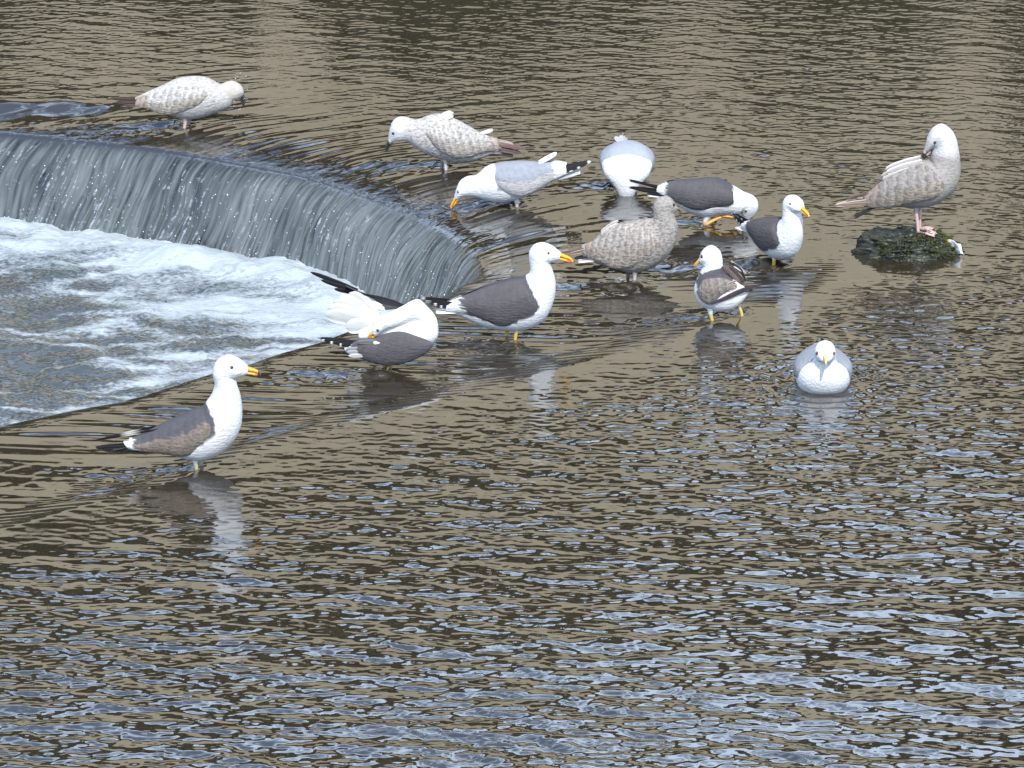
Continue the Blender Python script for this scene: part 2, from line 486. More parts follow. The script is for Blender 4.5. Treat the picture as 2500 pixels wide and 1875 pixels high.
def ripple_mask(x, y, dsm, dc):
    fr = sstep(13.9, 14.6, y)
    out = sstep(-0.06, -0.50, dsm) * (1 - fr) + sstep(0.55, -0.45, dsm) * fr
    far = 0.8 + 0.2 * sstep(17.5, 13.0, y) + 0.10 * sstep(13.8, 12.6, y)
    calm = 1 - 0.50 * sstep(-0.6, 0.45, dc + 0.25 * perlin(x * 1.3, y * 1.3, 93))
    patch = 0.84 + 0.50 * perlin(x * 0.75 + 5, y * 0.55, 91) + 0.2 * perlin(x * 2.1, y * 1.3, 92)
    return (0.17 + 0.18 * sstep(14.6, 15.4, y) + (0.83 - 0.18 * sstep(14.6, 15.4, y)) * out) * far * calm * np.clip(patch, 0.62, 1.35)


X, Y = np.meshgrid(gx, gy, indexing='ij')
D = bil(F_CREST, X, Y); DS = bil(F_SHOULD, X, Y); DSM = bil(F_SMOOTH, X, Y); DC = bil(F_CALM, X, Y)
BASE = base_height(X, Y, D, DS, DSM, DC)
MASK = ripple_mask(X, Y, DSM, DC)
near = sstep(13.2, 10.0, Y)
RIP = MASK * (SEA_A + SEA_B * (0.6 + 0.8 * near) + SEA_C * 0.8)
edge = sstep(0.0, 0.12, X - GX0) * sstep(0.0, 0.12, GX1 - X) * sstep(0, 0.12, Y - GY0) * sstep(0, 0.12, GY1 - Y)
Z = (BASE + RIP * sstep(0.02, 0.35, D)) * edge


def grid_sample(G, x, y):
    fx = np.clip((x - GX0) / DX, 0, NX - 1.001); fy = np.clip((y - GY0) / DX, 0, NY - 1.001)
    i = fx.astype(int); j = fy.astype(int); u = fx - i; v = fy - j
    return G[i, j] * (1 - u) * (1 - v) + G[i + 1, j] * u * (1 - v) + G[i, j + 1] * (1 - u) * v + G[i + 1, j + 1] * u * v


CUT = 0.07
quads = grid_quads(NX, NY)
keep = (D.ravel()[quads] > CUT).all(1)
quads = quads[keep]
used = np.zeros(NX * NY, bool); used[quads.ravel()] = True
remap = np.cumsum(used) - 1
V = np.stack([X, Y, Z], -1).reshape(-1, 3)[used]
river = link("river_water", quad_mesh("river_water", V, remap[quads]), M_WATER)
tag(river, kind="structure")
# the river beyond the detailed reach: one sheet with a hole, 300 m each way
ox = [-300, GX0 + 0.004, GX1 - 0.004, 300]; oy = [-120, GY0 + 0.004, GY1 - 0.004, 120]
ov = [(a, b, -0.0005) for a in ox for b in oy]
of = [(i * 4 + j, (i + 1) * 4 + j, (i + 1) * 4 + j + 1, i * 4 + j + 1) for i in range(3) for j in range(3)
      if not (i == 1 and j == 1) and not (i == 0 and j == 1)]
# left side: keep only the strips upstream and downstream of the pool
yA, yB = 13.9 + 2.0, 10.9
pool_y0, pool_y1 = float(CREST[-1, 1]), float(CREST[0, 1])
ov += [(-300, pool_y0, -0.0005), (GX0 + 0.004, pool_y0, -0.0005), (-300, pool_y1, -0.0005), (GX0 + 0.004, pool_y1, -0.0005)]
of += [(1, 5, 17, 16), (18, 19, 6, 2)]
me = py_mesh("water_far", ov, of, smooth=False)
tag(link("river_water", me, M_OUTER), kind="structure")

# ---------------- the falling sheet, built along the crest
NS, NT = 1900, 96
C2, _ = catmull(CREST[::5], NS)
tan = np.gradient(C2, axis=0); tan /= np.linalg.norm(tan, axis=1)[:, None]
nrm = np.stack([tan[:, 1], -tan[:, 0]], 1)         # towards the pool
# make sure the normal points into the pool
test = poly_sd(C2[:, 0] + nrm[:, 0] * 0.05, C2[:, 1] + nrm[:, 1] * 0.05, CREST_POLY)
nrm[test < 0] *= -1
flow = nrm * 0.62 + np.array([-0.62, 0.0]); flow /= np.linalg.norm(flow, axis=1)[:, None]
arc = np.r_[0, np.cumsum(np.linalg.norm(np.diff(C2, axis=0), axis=1))]
tup = np.linspace(-0.085, 0, 16)
rdn = 0.17 * np.linspace(0, 1, NT - 15)[1:] ** 0.62
T = np.r_[tup, rdn]
S = arc[:, None] + 0 * T[None, :]
PX = np.zeros((NS, NT)); PY = np.zeros((NS, NT)); PZ = np.zeros((NS, NT))
for j, t in enumerate(T):
    if t <= 0:
        p = C2 + nrm * t
        PX[:, j], PY[:, j] = p[:, 0], p[:, 1]
        d = np.full(NS, -t); dsm = bil(F_SMOOTH, p[:, 0], p[:, 1])
        PZ[:, j] = base_height(p[:, 0], p[:, 1], d, bil(F_SHOULD, p[:, 0], p[:, 1]), dsm, bil(F_CALM, p[:, 0], p[:, 1])) \
            + grid_sample(RIP, p[:, 0], p[:, 1]) * sstep(0.02, 0.35, d) - 0.0012 * sstep(-0.066, -0.085, t)
    else:
        w = sstep(0, 0.03, t)
        dirv = nrm * (1 - w) + flow * w
        dt = t - T[j - 1]
        PX[:, j] = PX[:, j - 1] + dirv[:, 0] * dt; PY[:, j] = PY[:, j - 1] + dirv[:, 1] * dt
        PZ[:, j] = PZ[:, 15] - 0.27 * t - 8.6 * t * t
tt = np.maximum(T, 0)[None, :] / 0.17
amp = sstep(0.05, 0.5, tt)
drop = 0.30 * tt ** 1.6
S = S + 0.030 * perlin(S / 0.22, drop / 0.25, 99) + 0.006 * perlin(S / 0.05, drop / 0.12, 98)
# ropes and strands in the sheet: fine across the flow, long along it
strand = (0.0018 * perlin(S / 0.050, drop / 0.40, 101) + 0.0030 * perlin(S / 0.018 + 3, drop / 0.16, 102)
          + 0.0026 * perlin(S / 0.0085, drop / 0.07, 103))
off = strand * (0.1 + amp) * (tt > 0) + 0.006 * amp * perlin(S / 0.3, drop / 0.2, 104)
PX += off * nrm[:, 0:1] * sstep(0, 0.25, tt); PY += off * nrm[:, 1:2] * sstep(0, 0.25, tt)
PZ += 0.35 * strand * sstep(0.08, 0.35, tt) * (tt > 0)
foamF = (0.0 + 0.22 * perlin(S / 0.014, drop / 0.14, 111) + 0.20 * perlin(S / 0.16, drop / 0.35, 112) + 0.46 * perlin(S / 0.0072, drop / 0.045, 113) + 0.10 * sstep(0.0, -1.6, PX)) * sstep(0.06, 0.35, tt)
foamF += 0.25 * sstep(0.85, 1.0, tt)
fq = grid_quads(NS, NT)
fv = np.stack([PX, PY, PZ], -1).reshape(-1, 3)
f0 = fq[(NS // 2) * (NT - 1) + 8]
if np.cross(fv[f0[1]] - fv[f0[0]], fv[f0[2]] - fv[f0[0]])[2] < 0: fq = fq[:, ::-1]
me = quad_mesh("waterfall", fv, fq, {"foam": ('FLOAT', foamF), "tone": ('FLOAT', np.clip(0.36 + 0.30 * perlin(S / 0.013, drop / 0.20, 121) + 0.22 * perlin(S / 0.032, drop / 0.33, 122) + 0.34 * perlin(S / 0.0080, drop / 0.10, 123) + 0.26 * perlin(S / 0.33, drop / 0.3, 124) + 0.10 * tt, 0, 1)), "lip": ('FLOAT', sstep(0.24, 0.08, tt) + 0 * foamF)})
tag(link("waterfall", me, M_FALL), kind="structure")

# ---------------- plunge pool
POOL_Z = -0.315
PDX = 0.009
pgx = np.arange(-2.9, 0.2, PDX); pgy = np.arange(11.2, 16.2, PDX)
QX, QY = np.meshgrid(pgx, pgy, indexing='ij')
base_line = np.stack([PX[:, -6], PY[:, -6]], 1)
far_idx = base_line[:, 1] > 13.2
c8 = np.arange(-3.0, 0.4, 0.05), np.arange(11.0, 16.4, 0.05)
KX, KY = np.meshgrid(*c8, indexing='ij')
DBASE = line_dist(KX, KY, base_line[::12])


def bil2(F, x, y):
    fx = np.clip((x - c8[0][0]) / 0.05, 0, len(c8[0]) - 1.001); fy = np.clip((y - c8[1][0]) / 0.05, 0, len(c8[1]) - 1.001)
    i = fx.astype(int); j = fy.astype(int); u = fx - i; v = fy - j
    return F[i, j] * (1 - u) * (1 - v) + F[i + 1, j] * u * (1 - v) + F[i, j + 1] * (1 - u) * v + F[i + 1, j + 1] * u * v


DB = bil2(DBASE, QX, QY)
wx = QX + 0.25 * fbm(QX * 1.3, QY * 1.6, 201, 2); wy = QY + 0.10 * fbm(QX * 1.7, QY * 2.6, 202, 3)
cell = 1 - np.abs(fbm(wx / 0.60, wy / 0.17, 203, 2, 0.45)) * 1.9           # foam webs between dark cells
cell2 = 1 - np.abs(perlin(wx / 0.30 + 4, wy / 0.10, 204)) * 2.2
lump = fbm(QX * 2.6, QY * 4.2, 205, 3)
nearfall = np.exp(-np.clip(DB - 0.04, 0, 9) / 0.34)
right = sstep(-1.9, -0.55, QX)
foamP = -0.04 + 0.86 * nearfall + 0.46 * np.clip(cell, 0, 1) ** 1.7 * (0.45 + 0.55 * sstep(2.0, 0.3, DB)) + 0.18 * np.clip(cell2, 0, 1) + 0.22 * lump + 0.12 * right
QZ = POOL_Z + 0.036 * np.exp(-((DB - 0.10) / 0.10) ** 2) * (0.8 + 0.9 * fbm(QX * 3.2, QY * 3.2, 206, 3)) \
    + 0.020 * fbm(QX * 2.2, QY * 3.6, 207, 3) + 0.008 * fbm(QX * 9, QY * 14, 208, 3) + 0.0035 * perlin(QX * 30, QY * 48, 209) + 0.002 * perlin(QX * 70, QY * 90, 210)
pq = grid_quads(len(pgx), len(pgy))
sdc = poly_sd(KX, KY, CREST_POLY)
SDP = bil2(sdc, QX, QY)
kp = (SDP.ravel()[pq] > 0.015).all(1)
pq = pq[kp]
used = np.zeros(QX.size, bool); used[pq.ravel()] = True
rm = np.cumsum(used) - 1
me = quad_mesh("plunge_pool", np.stack([QX, QY, QZ], -1).reshape(-1, 3)[used], rm[pq], {"foam": ('FLOAT', foamP.ravel()[used])})
tag(link("plunge_pool", me, M_POOL), kind="structure")
me = py_mesh("plunge_pool_far", [(-300, 8, POOL_Z - 0.02), (-2.88, 8, POOL_Z - 0.02), (-2.88, 18, POOL_Z - 0.02), (-300, 18, POOL_Z - 0.02)], [(0, 1, 2, 3)],
             smooth=False)
tag(link("plunge_pool", me, M_POOL), kind="structure")


def surface(x, y):
    return float(grid_sample(Z, np.array([x]), np.array([y]))[0])


# ------------------------------------------------------------------ far bank (seen only mirrored in the river)
def simple_mat(name, c1, c2, scale, rough=0.9, bump=0.3):
    m, n, l, o = new_mat(name)
    b = n.new("ShaderNodeBsdfPrincipled"); b.inputs["Roughness"].default_value = rough
    tc = n.new("ShaderNodeTexCoord")
    nz = n.new("ShaderNodeTexNoise"); nz.inputs["Scale"].default_value = scale; nz.inputs["Detail"].default_value = 6
    l.new(tc.outputs["Object"], nz.inputs["Vector"])
    mx = n.new("ShaderNodeMix"); mx.data_type = 'RGBA'
    mx.inputs["A"].default_value = (*c1, 1); mx.inputs["B"].default_value = (*c2, 1)
    rr = n.new("ShaderNodeMapRange"); rr.inputs["From Min"].default_value = 0.35; rr.inputs["From Max"].default_value = 0.65
    l.new(nz.outputs["Fac"], rr.inputs["Value"]); l.new(rr.outputs["Result"], mx.inputs["Factor"])
    l.new(mx.outputs["Result"], b.inputs["Base Color"])
    bp = n.new("ShaderNodeBump"); bp.inputs["Strength"].default_value = bump; bp.inputs["Distance"].default_value = 0.02
    l.new(nz.outputs["Fac"], bp.inputs["Height"]); l.new(bp.outputs["Normal"], b.inputs["Normal"])
    l.new(b.outputs[0], o.inputs["Surface"])
    return m


M_STONE = simple_mat("sandstone", (0.45, 0.378, 0.255), (0.55, 0.465, 0.33), 1.3)
M_LEAF = simple_mat("leaves", (0.030, 0.032, 0.016), (0.058, 0.058, 0.028), 2.0)
M_BARK = simple_mat("bark", (0.06, 0.045, 0.03), (0.10, 0.08, 0.055), 6.0)
M_SOIL = simple_mat("bank_soil", (0.10, 0.085, 0.05), (0.16, 0.14, 0.08), 1.5)

WALL_Y, WALL_H = 25.0, 5.0


def box(v, f, x0, x1, y0, y1, z0, z1):
    b = len(v)
    v += [(x, y, z) for x in (x0, x1) for y in (y0, y1) for z in (z0, z1)]
    f += [(b, b + 1, b + 3, b + 2), (b + 4, b + 6, b + 7, b + 5), (b, b + 4, b + 5, b + 1), (b + 2, b + 3, b + 7, b + 6), (b, b + 2, b + 6, b + 4), (b + 1, b + 5, b + 7, b + 3)]


v, f = [], []
box(v, f, -90, 90, WALL_Y, WALL_Y + 0.8, -0.6, WALL_H)
wall = link("quay_wall", py_mesh("quay_wall", v, f, smooth=False), M_STONE)
tag(wall, "long pale sandstone quay wall along the far bank, mirrored in the river", "wall")
v, f = [], []
box(v, f, -90.1, 90.1, WALL_Y - 0.06, WALL_Y + 0.9, WALL_H + 0.003, WALL_H + 0.2)
link("coping", py_mesh("coping", v, f, smooth=False), M_STONE, wall)
me = py_mesh("far_bank", [(-300, WALL_Y + 0.8, WALL_H - 0.1), (300, WALL_Y + 0.8, WALL_H - 0.1), (300, 400, WALL_H + 6), (-300, 400, WALL_H + 6)], [(0, 1, 2, 3)], smooth=False)
tag(link("far_bank", me, M_SOIL), kind="structure")


def leaf_cloud(n, rx, ry, rz, size, seed):
    rng = np.random.default_rng(seed)
    V, F = [], []
    nc = 26
    cen = rng.normal(size=(nc, 3)); cen /= np.linalg.norm(cen, axis=1)[:, None]
    cen *= (rng.random((nc, 1)) ** 0.4) * np.array([[rx, ry, rz]]) * 0.8
    for k in range(n):
        c = cen[k % nc] + rng.normal(size=3) * np.array([rx, ry, rz]) * 0.2
        a = rng.normal(size=3); a /= np.linalg.norm(a); b = np.cross(a, rng.normal(size=3)); b /= np.linalg.norm(b)
        s = size * (0.6 + 0.8 * rng.random())
        i = len(V)
        V += [c - a * s, c + b * s * 0.5, c + a * s, c - b * s * 0.5]
        F.append((i, i + 1, i + 2, i + 3))
    return V, F


def tube(pts, rad, n=10):
    pts = np.asarray(pts, float); V, F = [], []
    for i, p in enumerate(pts):
        t = pts[min(i + 1, len(pts) - 1)] - pts[max(i - 1, 0)]; t /= np.linalg.norm(t) + 1e-12
        u = np.cross(t, [0.13, 0.97, 0.21]); u /= np.linalg.norm(u); w = np.cross(t, u)
        for k in range(n):
            a = 2 * math.pi * k / n
            V.append(p + rad[i] * (math.cos(a) * u + math.sin(a) * w))
    for i in range(len(pts) - 1):
        for k in range(n):
            F.append((i * n + k, i * n + (k + 1) % n, (i + 1) * n + (k + 1) % n, (i + 1) * n + k))
    F.append(tuple(range(n))[::-1]); F.append(tuple((len(pts) - 1) * n + k for k in range(n)))
    return V, F


crowns = []
for s_ in range(3):
    v, f = leaf_cloud(5200, 1.9, 1.5, 1.2, 0.24, 300 + s_)
    me = py_mesh("crown", v, f, smooth=False); me.materials.append(M_LEAF); crowns.append(me)
v, f = tube([(0, 0, 0), (0.05, 0.02, 0.9), (-0.05, 0.0, 1.7), (0.05, 0, 2.3)], [0.16, 0.13, 0.10, 0.05])
trunk_me = py_mesh("trunk", v, f); trunk_me.materials.append(M_BARK)
def plant(name, label, cat, group, x, y, z, sc, cz, part, trunk):
    t = bpy.data.objects.new(name, None); COL.objects.link(t)
    t.location = (x, y, z); t.rotation_euler = (0, 0, random.uniform(0, 6.28)); t.scale = sc
    tag(t, label, cat, group)
    c = bpy.data.objects.new(part, crowns[random.randrange(3)]); COL.objects.link(c); c.parent = t; c.location = (0, 0, cz)
    if trunk:
        k = bpy.data.objects.new("trunk", trunk_me); COL.objects.link(k); k.parent = t


xx = -52.0
while xx < 26:
    xx += random.uniform(1.5, 2.5) * (1.6 if xx < -20 else 1)
    
    sc = random.uniform(1.45, 1.9)
    plant("bank_tree", "leafy dark green tree on the far bank above the quay wall, mirrored in the river", "tree", "trees on the far bank",
          xx, WALL_Y + 2.4 + random.uniform(-0.5, 0.5), WALL_H - 0.3, (sc * 0.8, sc * 0.8, sc), 1.2, "crown", True)
xx = -50.0
while xx < 24:
    xx += random.uniform(0.9, 1.7) * (1.7 if xx < -20 else 1)
    sc = random.uniform(0.80, 1.10) + 0.30 * float(sstep(0.5, 5.0, abs(xx + 1.2)))
    plant("bush", "dark bush at the foot of the far quay wall, mirrored in the river", "bush", "bushes below the quay wall",
          xx, WALL_Y - 1.3 + random.uniform(-0.3, 0.3), 0.0, (sc * 0.6, sc * 0.6, sc), 0.75, "foliage", False)
#GULLS#
# ------------------------------------------------------------------ gulls
WHITE = (0.73, 0.735, 0.735)
SLATE = (0.088, 0.086, 0.098)
PALE = (0.285, 0.305, 0.34)
BLACK = (0.012, 0.011, 0.014)
JWHITE = (0.52, 0.50, 0.475)
JBUFF = (0.50, 0.455, 0.405)
JBROWN = (0.16, 0.115, 0.085)
YELLOW = (0.78, 0.40, 0.035)
ORANGE = (0.72, 0.17, 0.02)
DARKBILL = (0.035, 0.03, 0.028)
PINK = (0.58, 0.40, 0.35)
LEGY = (0.62, 0.42, 0.06)


def ring_loft(st, n, m, super_=1.0):
    """stations (tx, ty, bx, by, w[, off]) -> points (n+2 poles), faces, station parameter, ring angle"""
    st = np.array([list(s) + [0.0] * (6 - len(s)) for s in st], float)
    S, par = catmull(st, n)
    S[:, 4] = np.maximum(S[:, 4], 0.5)
    a = 2 * math.pi * np.arange(m) / m
    c = (S[:, 0:2] + S[:, 2:4]) / 2
    h = (S[:, 0:2] - S[:, 2:4]) / 2
    P = np.zeros((n, m, 3))
    P[:, :, 0] = c[:, 0:1] + h[:, 0:1] * np.sin(a)
    P[:, :, 1] = c[:, 1:2] + h[:, 1:2] * np.sin(a)
    ca = np.cos(a)
    P[:, :, 2] = S[:, 5:6] + S[:, 4:5] * np.sign(ca) * np.abs(ca) ** super_
    pts = P.reshape(-1, 3)
    e0 = c[0] + (c[0] - c[1]) * 0.6; e1 = c[-1] + (c[-1] - c[-2]) * 0.6
    pts = np.vstack([pts, [[e0[0], e0[1], S[0, 5]], [e1[0], e1[1], S[-1, 5]]]])
    F = []
    for i in range(n - 1):
        for k in range(m):
            k2 = (k + 1) % m
            F.append((i * m + k, i * m + k2, (i + 1) * m + k2, (i + 1) * m + k))
    for k in range(m):
        F.append((n * m, (k + 1) % m, k)); F.append((n * m + 1, (n - 1) * m + k, (n - 1) * m + (k + 1) % m))
    pp = np.r_[np.repeat(par, m), 0.0, 1.0]
    aa = np.r_[np.tile(a, n), 0.0, 0.0]
    return pts, F, pp, aa


def wing_loft(st, side, lean_=0.72, n=46, m=24):
    """stations (tx, ty, bx, by, yc, th) front to rear; the upper edge leans in over the back"""
    st = np.array(st, float)
    S, par = catmull(st, n)
    S[:, 5] = np.maximum(S[:, 5], 3)
    a = 2 * math.pi * np.arange(m) / m
    c = (S[:, 0:2] + S[:, 2:4]) / 2; h = (S[:, 0:2] - S[:, 2:4]) / 2
    P = np.zeros((n, m, 3))
    sa = np.sin(a)
    P[:, :, 0] = c[:, 0:1] + h[:, 0:1] * sa; P[:, :, 1] = c[:, 1:2] + h[:, 1:2] * sa
    lean = np.clip((1 + sa) / 2, 0, 1) ** 5
    low = np.clip((1 - sa) / 2, 0, 1) ** 3
    P[:, :, 2] = side * (1.07 * S[:, 4:5] * (1 - lean_ * lean[None, :] - 0.12 * low[None, :]) + S[:, 5:6] * np.cos(a)[None, :])
    pts = P.reshape(-1, 3)
    pts = np.vstack([pts, P[0].mean(0), P[-1].mean(0)])
    F = []
    for i in range(n - 1):
        for k in range(m):
            k2 = (k + 1) % m
            F.append((i * m + k, i * m + k2, (i + 1) * m + k2, (i + 1) * m + k))
    for k in range(m):
        F.append((n * m, (k + 1) % m, k)); F.append((n * m + 1, (n - 1) * m + k, (n - 1) * m + (k + 1) % m))
    if side < 0: F = [f[::-1] for f in F]
    return pts, F, np.r_[np.repeat(par, m), 0, 1], np.r_[np.tile(sa, n), 0, 0]


def blade(base, tip, width, lat0, lat1, flat, bow=0.0, thick=2.0):
    """one flight feather; flat=0 stands in the body plane, flat=1 lies flat"""
    nl, nw = 16, 5
    b = np.array(base, float); t = np.array(tip, float)
    L = np.linalg.norm(t - b); ax = (t - b) / L
    nrm = np.array([-ax[1], ax[0]])
    pts, f01 = [], []
    for i in range(nl):
        f = i / (nl - 1)
        w = 0.5 * width * (0.55 + 0.45 * min(1, f * 2.5)) * math.sqrt(max(0.0, 1 - max(0, (f - 0.62) / 0.38) ** 2.4)) + 0.4
        for s in (1, -1):
            for j in range(nw):
                g = -1 + 2 * j / (nw - 1)
                p = b + ax * L * f + nrm * (w * g * (1 - flat) + bow * math.sin(math.pi * f) * L * 0.5)
                y = lat0 + (lat1 - lat0) * f + w * g * flat
                cam_ = thick * (1 - g * g) * (1 if s > 0 else -1) * 0.5 + (1 - g * g) * 0.06 * width
                p = p + nrm * cam_ * flat
                y += cam_ * (1 - flat)
                pts.append((p[0], p[1], y)); f01.append((f, g))
    F = []
    for i in range(nl - 1):
        for j in range(nw - 1):
            a = i * 2 * nw + j; c = a + 2 * nw
            F.append((a, a + 1, c + 1, c)); F.append((a + nw, c + nw, c + nw + 1, a + nw + 1))
        for j in (0, nw - 1):
            a = i * 2 * nw + j; c = a + 2 * nw
            F.append((a, c, c + nw, a + nw) if j == 0 else (a, a + nw, c + nw, c))
    k = (nl - 1) * 2 * nw
    F.append(tuple(k + j for j in range(nw)) + tuple(k + nw + j for j in reversed(range(nw))))
    return np.array(pts), F, np.array(f01)


class Gull:
    def __init__(g, spec):
        g.sp = spec
        z = spec["zoom"]                                   # x0, y0, photo pixels per tracing unit
        g.k = z[2]
        fx, fy = spec["foot"]                              # tracing units
        px, py = z[0] + fx * g.k, z[1] + fy * g.k
        zb = spec.get("ground", None)
        x, y = px2g(px, py, 0.0 if zb is None else zb)
        if zb is None:
            zb = surface(float(x), float(y))
            x, y = px2g(px, py, zb)
        g.org = (float(x), float(y), float(zb))
        th = math.atan2(HCAM - zb, float(y))
        g.u = m_per_px(float(y), zb) * g.k                 # metres per tracing unit
        g.v = g.u / (math.cos(th) if spec.get("traced", True) else 1.0)
        if "size" in spec: g.u *= spec["size"]; g.v *= spec["size"]
        g.dir = spec["dir"]
        g.o = (fx, fy) if spec.get("traced", True) or spec.get("pxlocal") else (0, 0)
        g.up = -1 if (spec.get("traced", True) or spec.get("pxlocal")) else 1
        g.root = bpy.data.objects.new(spec.get("name", "gull"), None); COL.objects.link(g.root)
        g.root.location = g.org
        yaw = spec.get("yaw", 0.0)
        g.root.rotation_euler = (0, 0, R(yaw) + (0 if g.dir > 0 else math.pi))
        tag(g.root, spec["label"], "gull", "gulls on the weir")

    def loc(g, P, head=None):
        """tracing units (x, y, lateral) to local metres; lateral > 0 is the viewer's side for a traced bird"""
        P = np.asarray(P, float)
        u = (P[:, 0] - g.o[0]) * g.u * g.dir
        v = (P[:, 1] - g.o[1]) * g.v * g.up
        w = -P[:, 2] * g.u * g.dir
        Q = np.stack([u, w, v], -1)
        ht = g.sp.get("turn")
        if ht is not None and head is not None:
            ang, (ax, ay) = ht
            c = g.loc0(ax, ay)
            a = R(ang) * np.asarray(head, float)
            dx, dy = Q[:, 0] - c[0], Q[:, 1]
            Q = np.stack([c[0] + dx * np.cos(a) - dy * np.sin(a), dx * np.sin(a) + dy * np.cos(a), Q[:, 2]], -1)
        return Q

    def loc0(g, x, y):
        return ((x - g.o[0]) * g.u * g.dir, (y - g.o[1]) * g.v * g.up)

    def obj(g, name, P, F, col, mot=None, mat=None, parent=None, head=None):
        me = py_mesh(name, g.loc(P, head), F, col, mot)
        return link(name, me, mat or M_PLUME, parent or g.root)

    def build(g):
        sp = g.sp
        n, m = 130, 52
        P, F, par, ang = ring_loft(sp["body"], n, m, 0.94)
        # soft feather edges on the outline
        jit = 1.5 * perlin(P[:, 0] / 26.0, P[:, 1] / 26.0 + P[:, 2] / 40.0, 400)
        P[:, 1] += jit * 0.8
        headw = sstep(sp.get("h0", 0.62), sp.get("h1", 0.78), par)
        col = np.tile(np.array(sp.get("base", WHITE)), (len(P), 1)); mot = np.full(len(P), sp.get("mot", 0.0))
        nz = fbm(P[:, 0] / 60.0, P[:, 1] / 60.0, 401, 3) * 18
        if "mantle" in sp:
            ms = poly_sd(P[:, 0], P[:, 1], sp["mantle"]) + nz
            t = sstep(-7, 9, ms)[:, None]
            col = col * (1 - t) + np.array(sp["mcol"]) * t
            mot = mot * (1 - t[:, 0]) + sp.get("mmot", 0.0) * t[:, 0]
        if "headcol" in sp:
            t = headw[:, None]
            col = col * (1 - t) + np.array(sp["headcol"]) * t
            mot = mot * (1 - headw) + sp.get("headmot", 0.1) * headw
        for (bx, by, br, bc, bs) in sp.get("smudge_shade", []):  # soft plumage smudges, and belly shade put into the colour
            t = bs * np.exp(-(((P[:, 0] - bx) ** 2 + (P[:, 1] - by) ** 2) / br ** 2))[:, None]
            col = col * (1 - t) + np.array(bc) * t
        body = g.obj("body", P, F, col, mot, None, None, headw)
        QB = g.loc(P, headw)
        bvh = BVHTree.FromPolygons([Vector(q) for q in QB], [list(f) for f in F])
        # wings
        for wd in sp.get("wings", []):
            sides = wd.get("sides", (1, -1))
            for s in sides:
                W, WF, wp, wa = wing_loft(wd["st"], s, wd.get("lean", 0.72), 120, 80)
                W[:, 1] += 1.8 * perlin(W[:, 0] / 18.0, W[:, 1] / 30.0, 410)
                c = np.tile(np.array(wd["col"]), (len(W), 1)); mo = np.full(len(W), wd.get("mot", 0.0))
                j = 0.05 * perlin(W[:, 1] / 22.0, W[:, 0] / 60.0, 411)
                if "col2" in wd:                                     # lower half of another tone
                    t = sstep(0.12, -0.12, wa + 4 * j - wd.get("split", 0.0))[:, None]
                    c = c * (1 - t) + np.array(wd["col2"]) * t; mo = mo * (1 - t[:, 0]) + wd.get("mot2", 0.6) * t[:, 0]
                if "tip" in wd:
                    t = sstep(wd.get("t0", 0.82) - 0.03, wd.get("t0", 0.82) + 0.04, wp + j + wd.get("tl", 0.0) * np.clip(-wa, 0, 1))[:, None]
                    c = c * (1 - t) + np.array(wd["tip"]) * t; mo = mo * (1 - t[:, 0]) + wd.get("tmot", 0.0) * t[:, 0]
                # feathers in rows: dark centres, pale rounded edges, each row lapping the next
                kk = wd.get("scale", 0.75 if max(wd.get("mot", 0), wd.get("mot2", 0)) > 0.4 else 0.16)
                ln = np.hypot(wd["st"][0][0] - wd["st"][-1][0], wd["st"][0][1] - wd["st"][-1][1])
                hgt = np.interp(wp, np.linspace(0, 1, len(wd["st"])), [max(60.0, math.hypot(a_[0] - a_[2], a_[1] - a_[3])) for a_ in wd["st"]])
                vv = (np.arcsin(np.clip(wa, -1, 1)) / math.pi + 0.5) * hgt / 62.0 + 0.25 * perlin(W[:, 0] / 50.0, W[:, 1] / 50.0, 415)
                rr = wp * ln / 88.0 + 0.22 * vv + 0.2 * perlin(W[:, 0] / 60.0, W[:, 1] / 60.0, 416)
                cf = (vv + 0.5 * (np.floor(rr) % 2)) % 1.0 - 0.5
                fr_ = rr % 1.0
                edge_ = sstep(0.55, 0.85, fr_ + 1.3 * cf ** 2)                     # pale rim
                core = sstep(0.30, 0.62, fr_ + 0.25 * perlin(W[:, 0] / 9.0, W[:, 1] / 9.0, 417)) * (1 - edge_)
                c = c * (1 - 0.62 * kk * core + 0.30 * kk * edge_)[:, None]
                # rows of coverts: faint darker feather shadows along the wing
                rows = np.sin(wa * 9 + wp * 5 + 0.8 * perlin(W[:, 0] / 70.0, W[:, 1] / 70.0, 412))
                c = c * (1 - 0.06 * sstep(0.5, 1.0, rows))[:, None]
                wo = g.obj("wing", W, WF, c, mo)
                for fe in wd.get("feathers", []):
                    g.feather("primary_feather", fe, s, wo)
        for td in sp.get("tail", []):
            for s in td.get("sides", (1,)):
                g.feather("tail_feather", td, s, g.root)
        g.bill(bvh)
        for (ex, ey) in [sp["eye"]] if "eye" in sp else []:
            for s in (1, -1):
                if s in sp.get("eyes_off", ()): continue
                g.eye(ex, ey, s, bvh)
        for lg in sp["legs"]: g.leg(lg)
        return g

    def feather(g, name, fe, s, parent):
        P, F, fg = blade(fe["a"], fe["b"], fe["w"], s * fe.get("l0", 20), s * fe.get("l1", 8), fe.get("flat", 0.25), fe.get("bow", 0.0), fe.get("th", 5.0))
        c = np.tile(np.array(fe["col"]), (len(P), 1))
        if "edge" in fe:
            t = sstep(0.55, 0.95, np.abs(fg[:, 1]))[:, None] * 0.9
            c = c * (1 - t) + np.array(fe["edge"]) * t
        for (f0, f1, sc) in fe.get("spots", []):
            t = (sstep(f0 - .03, f0, fg[:, 0]) * sstep(f1 + .03, f1, fg[:, 0]))[:, None]
            c = c * (1 - t) + np.array(sc) * t
        g.obj(name, P, F, c, None, M_FEATHER, parent)

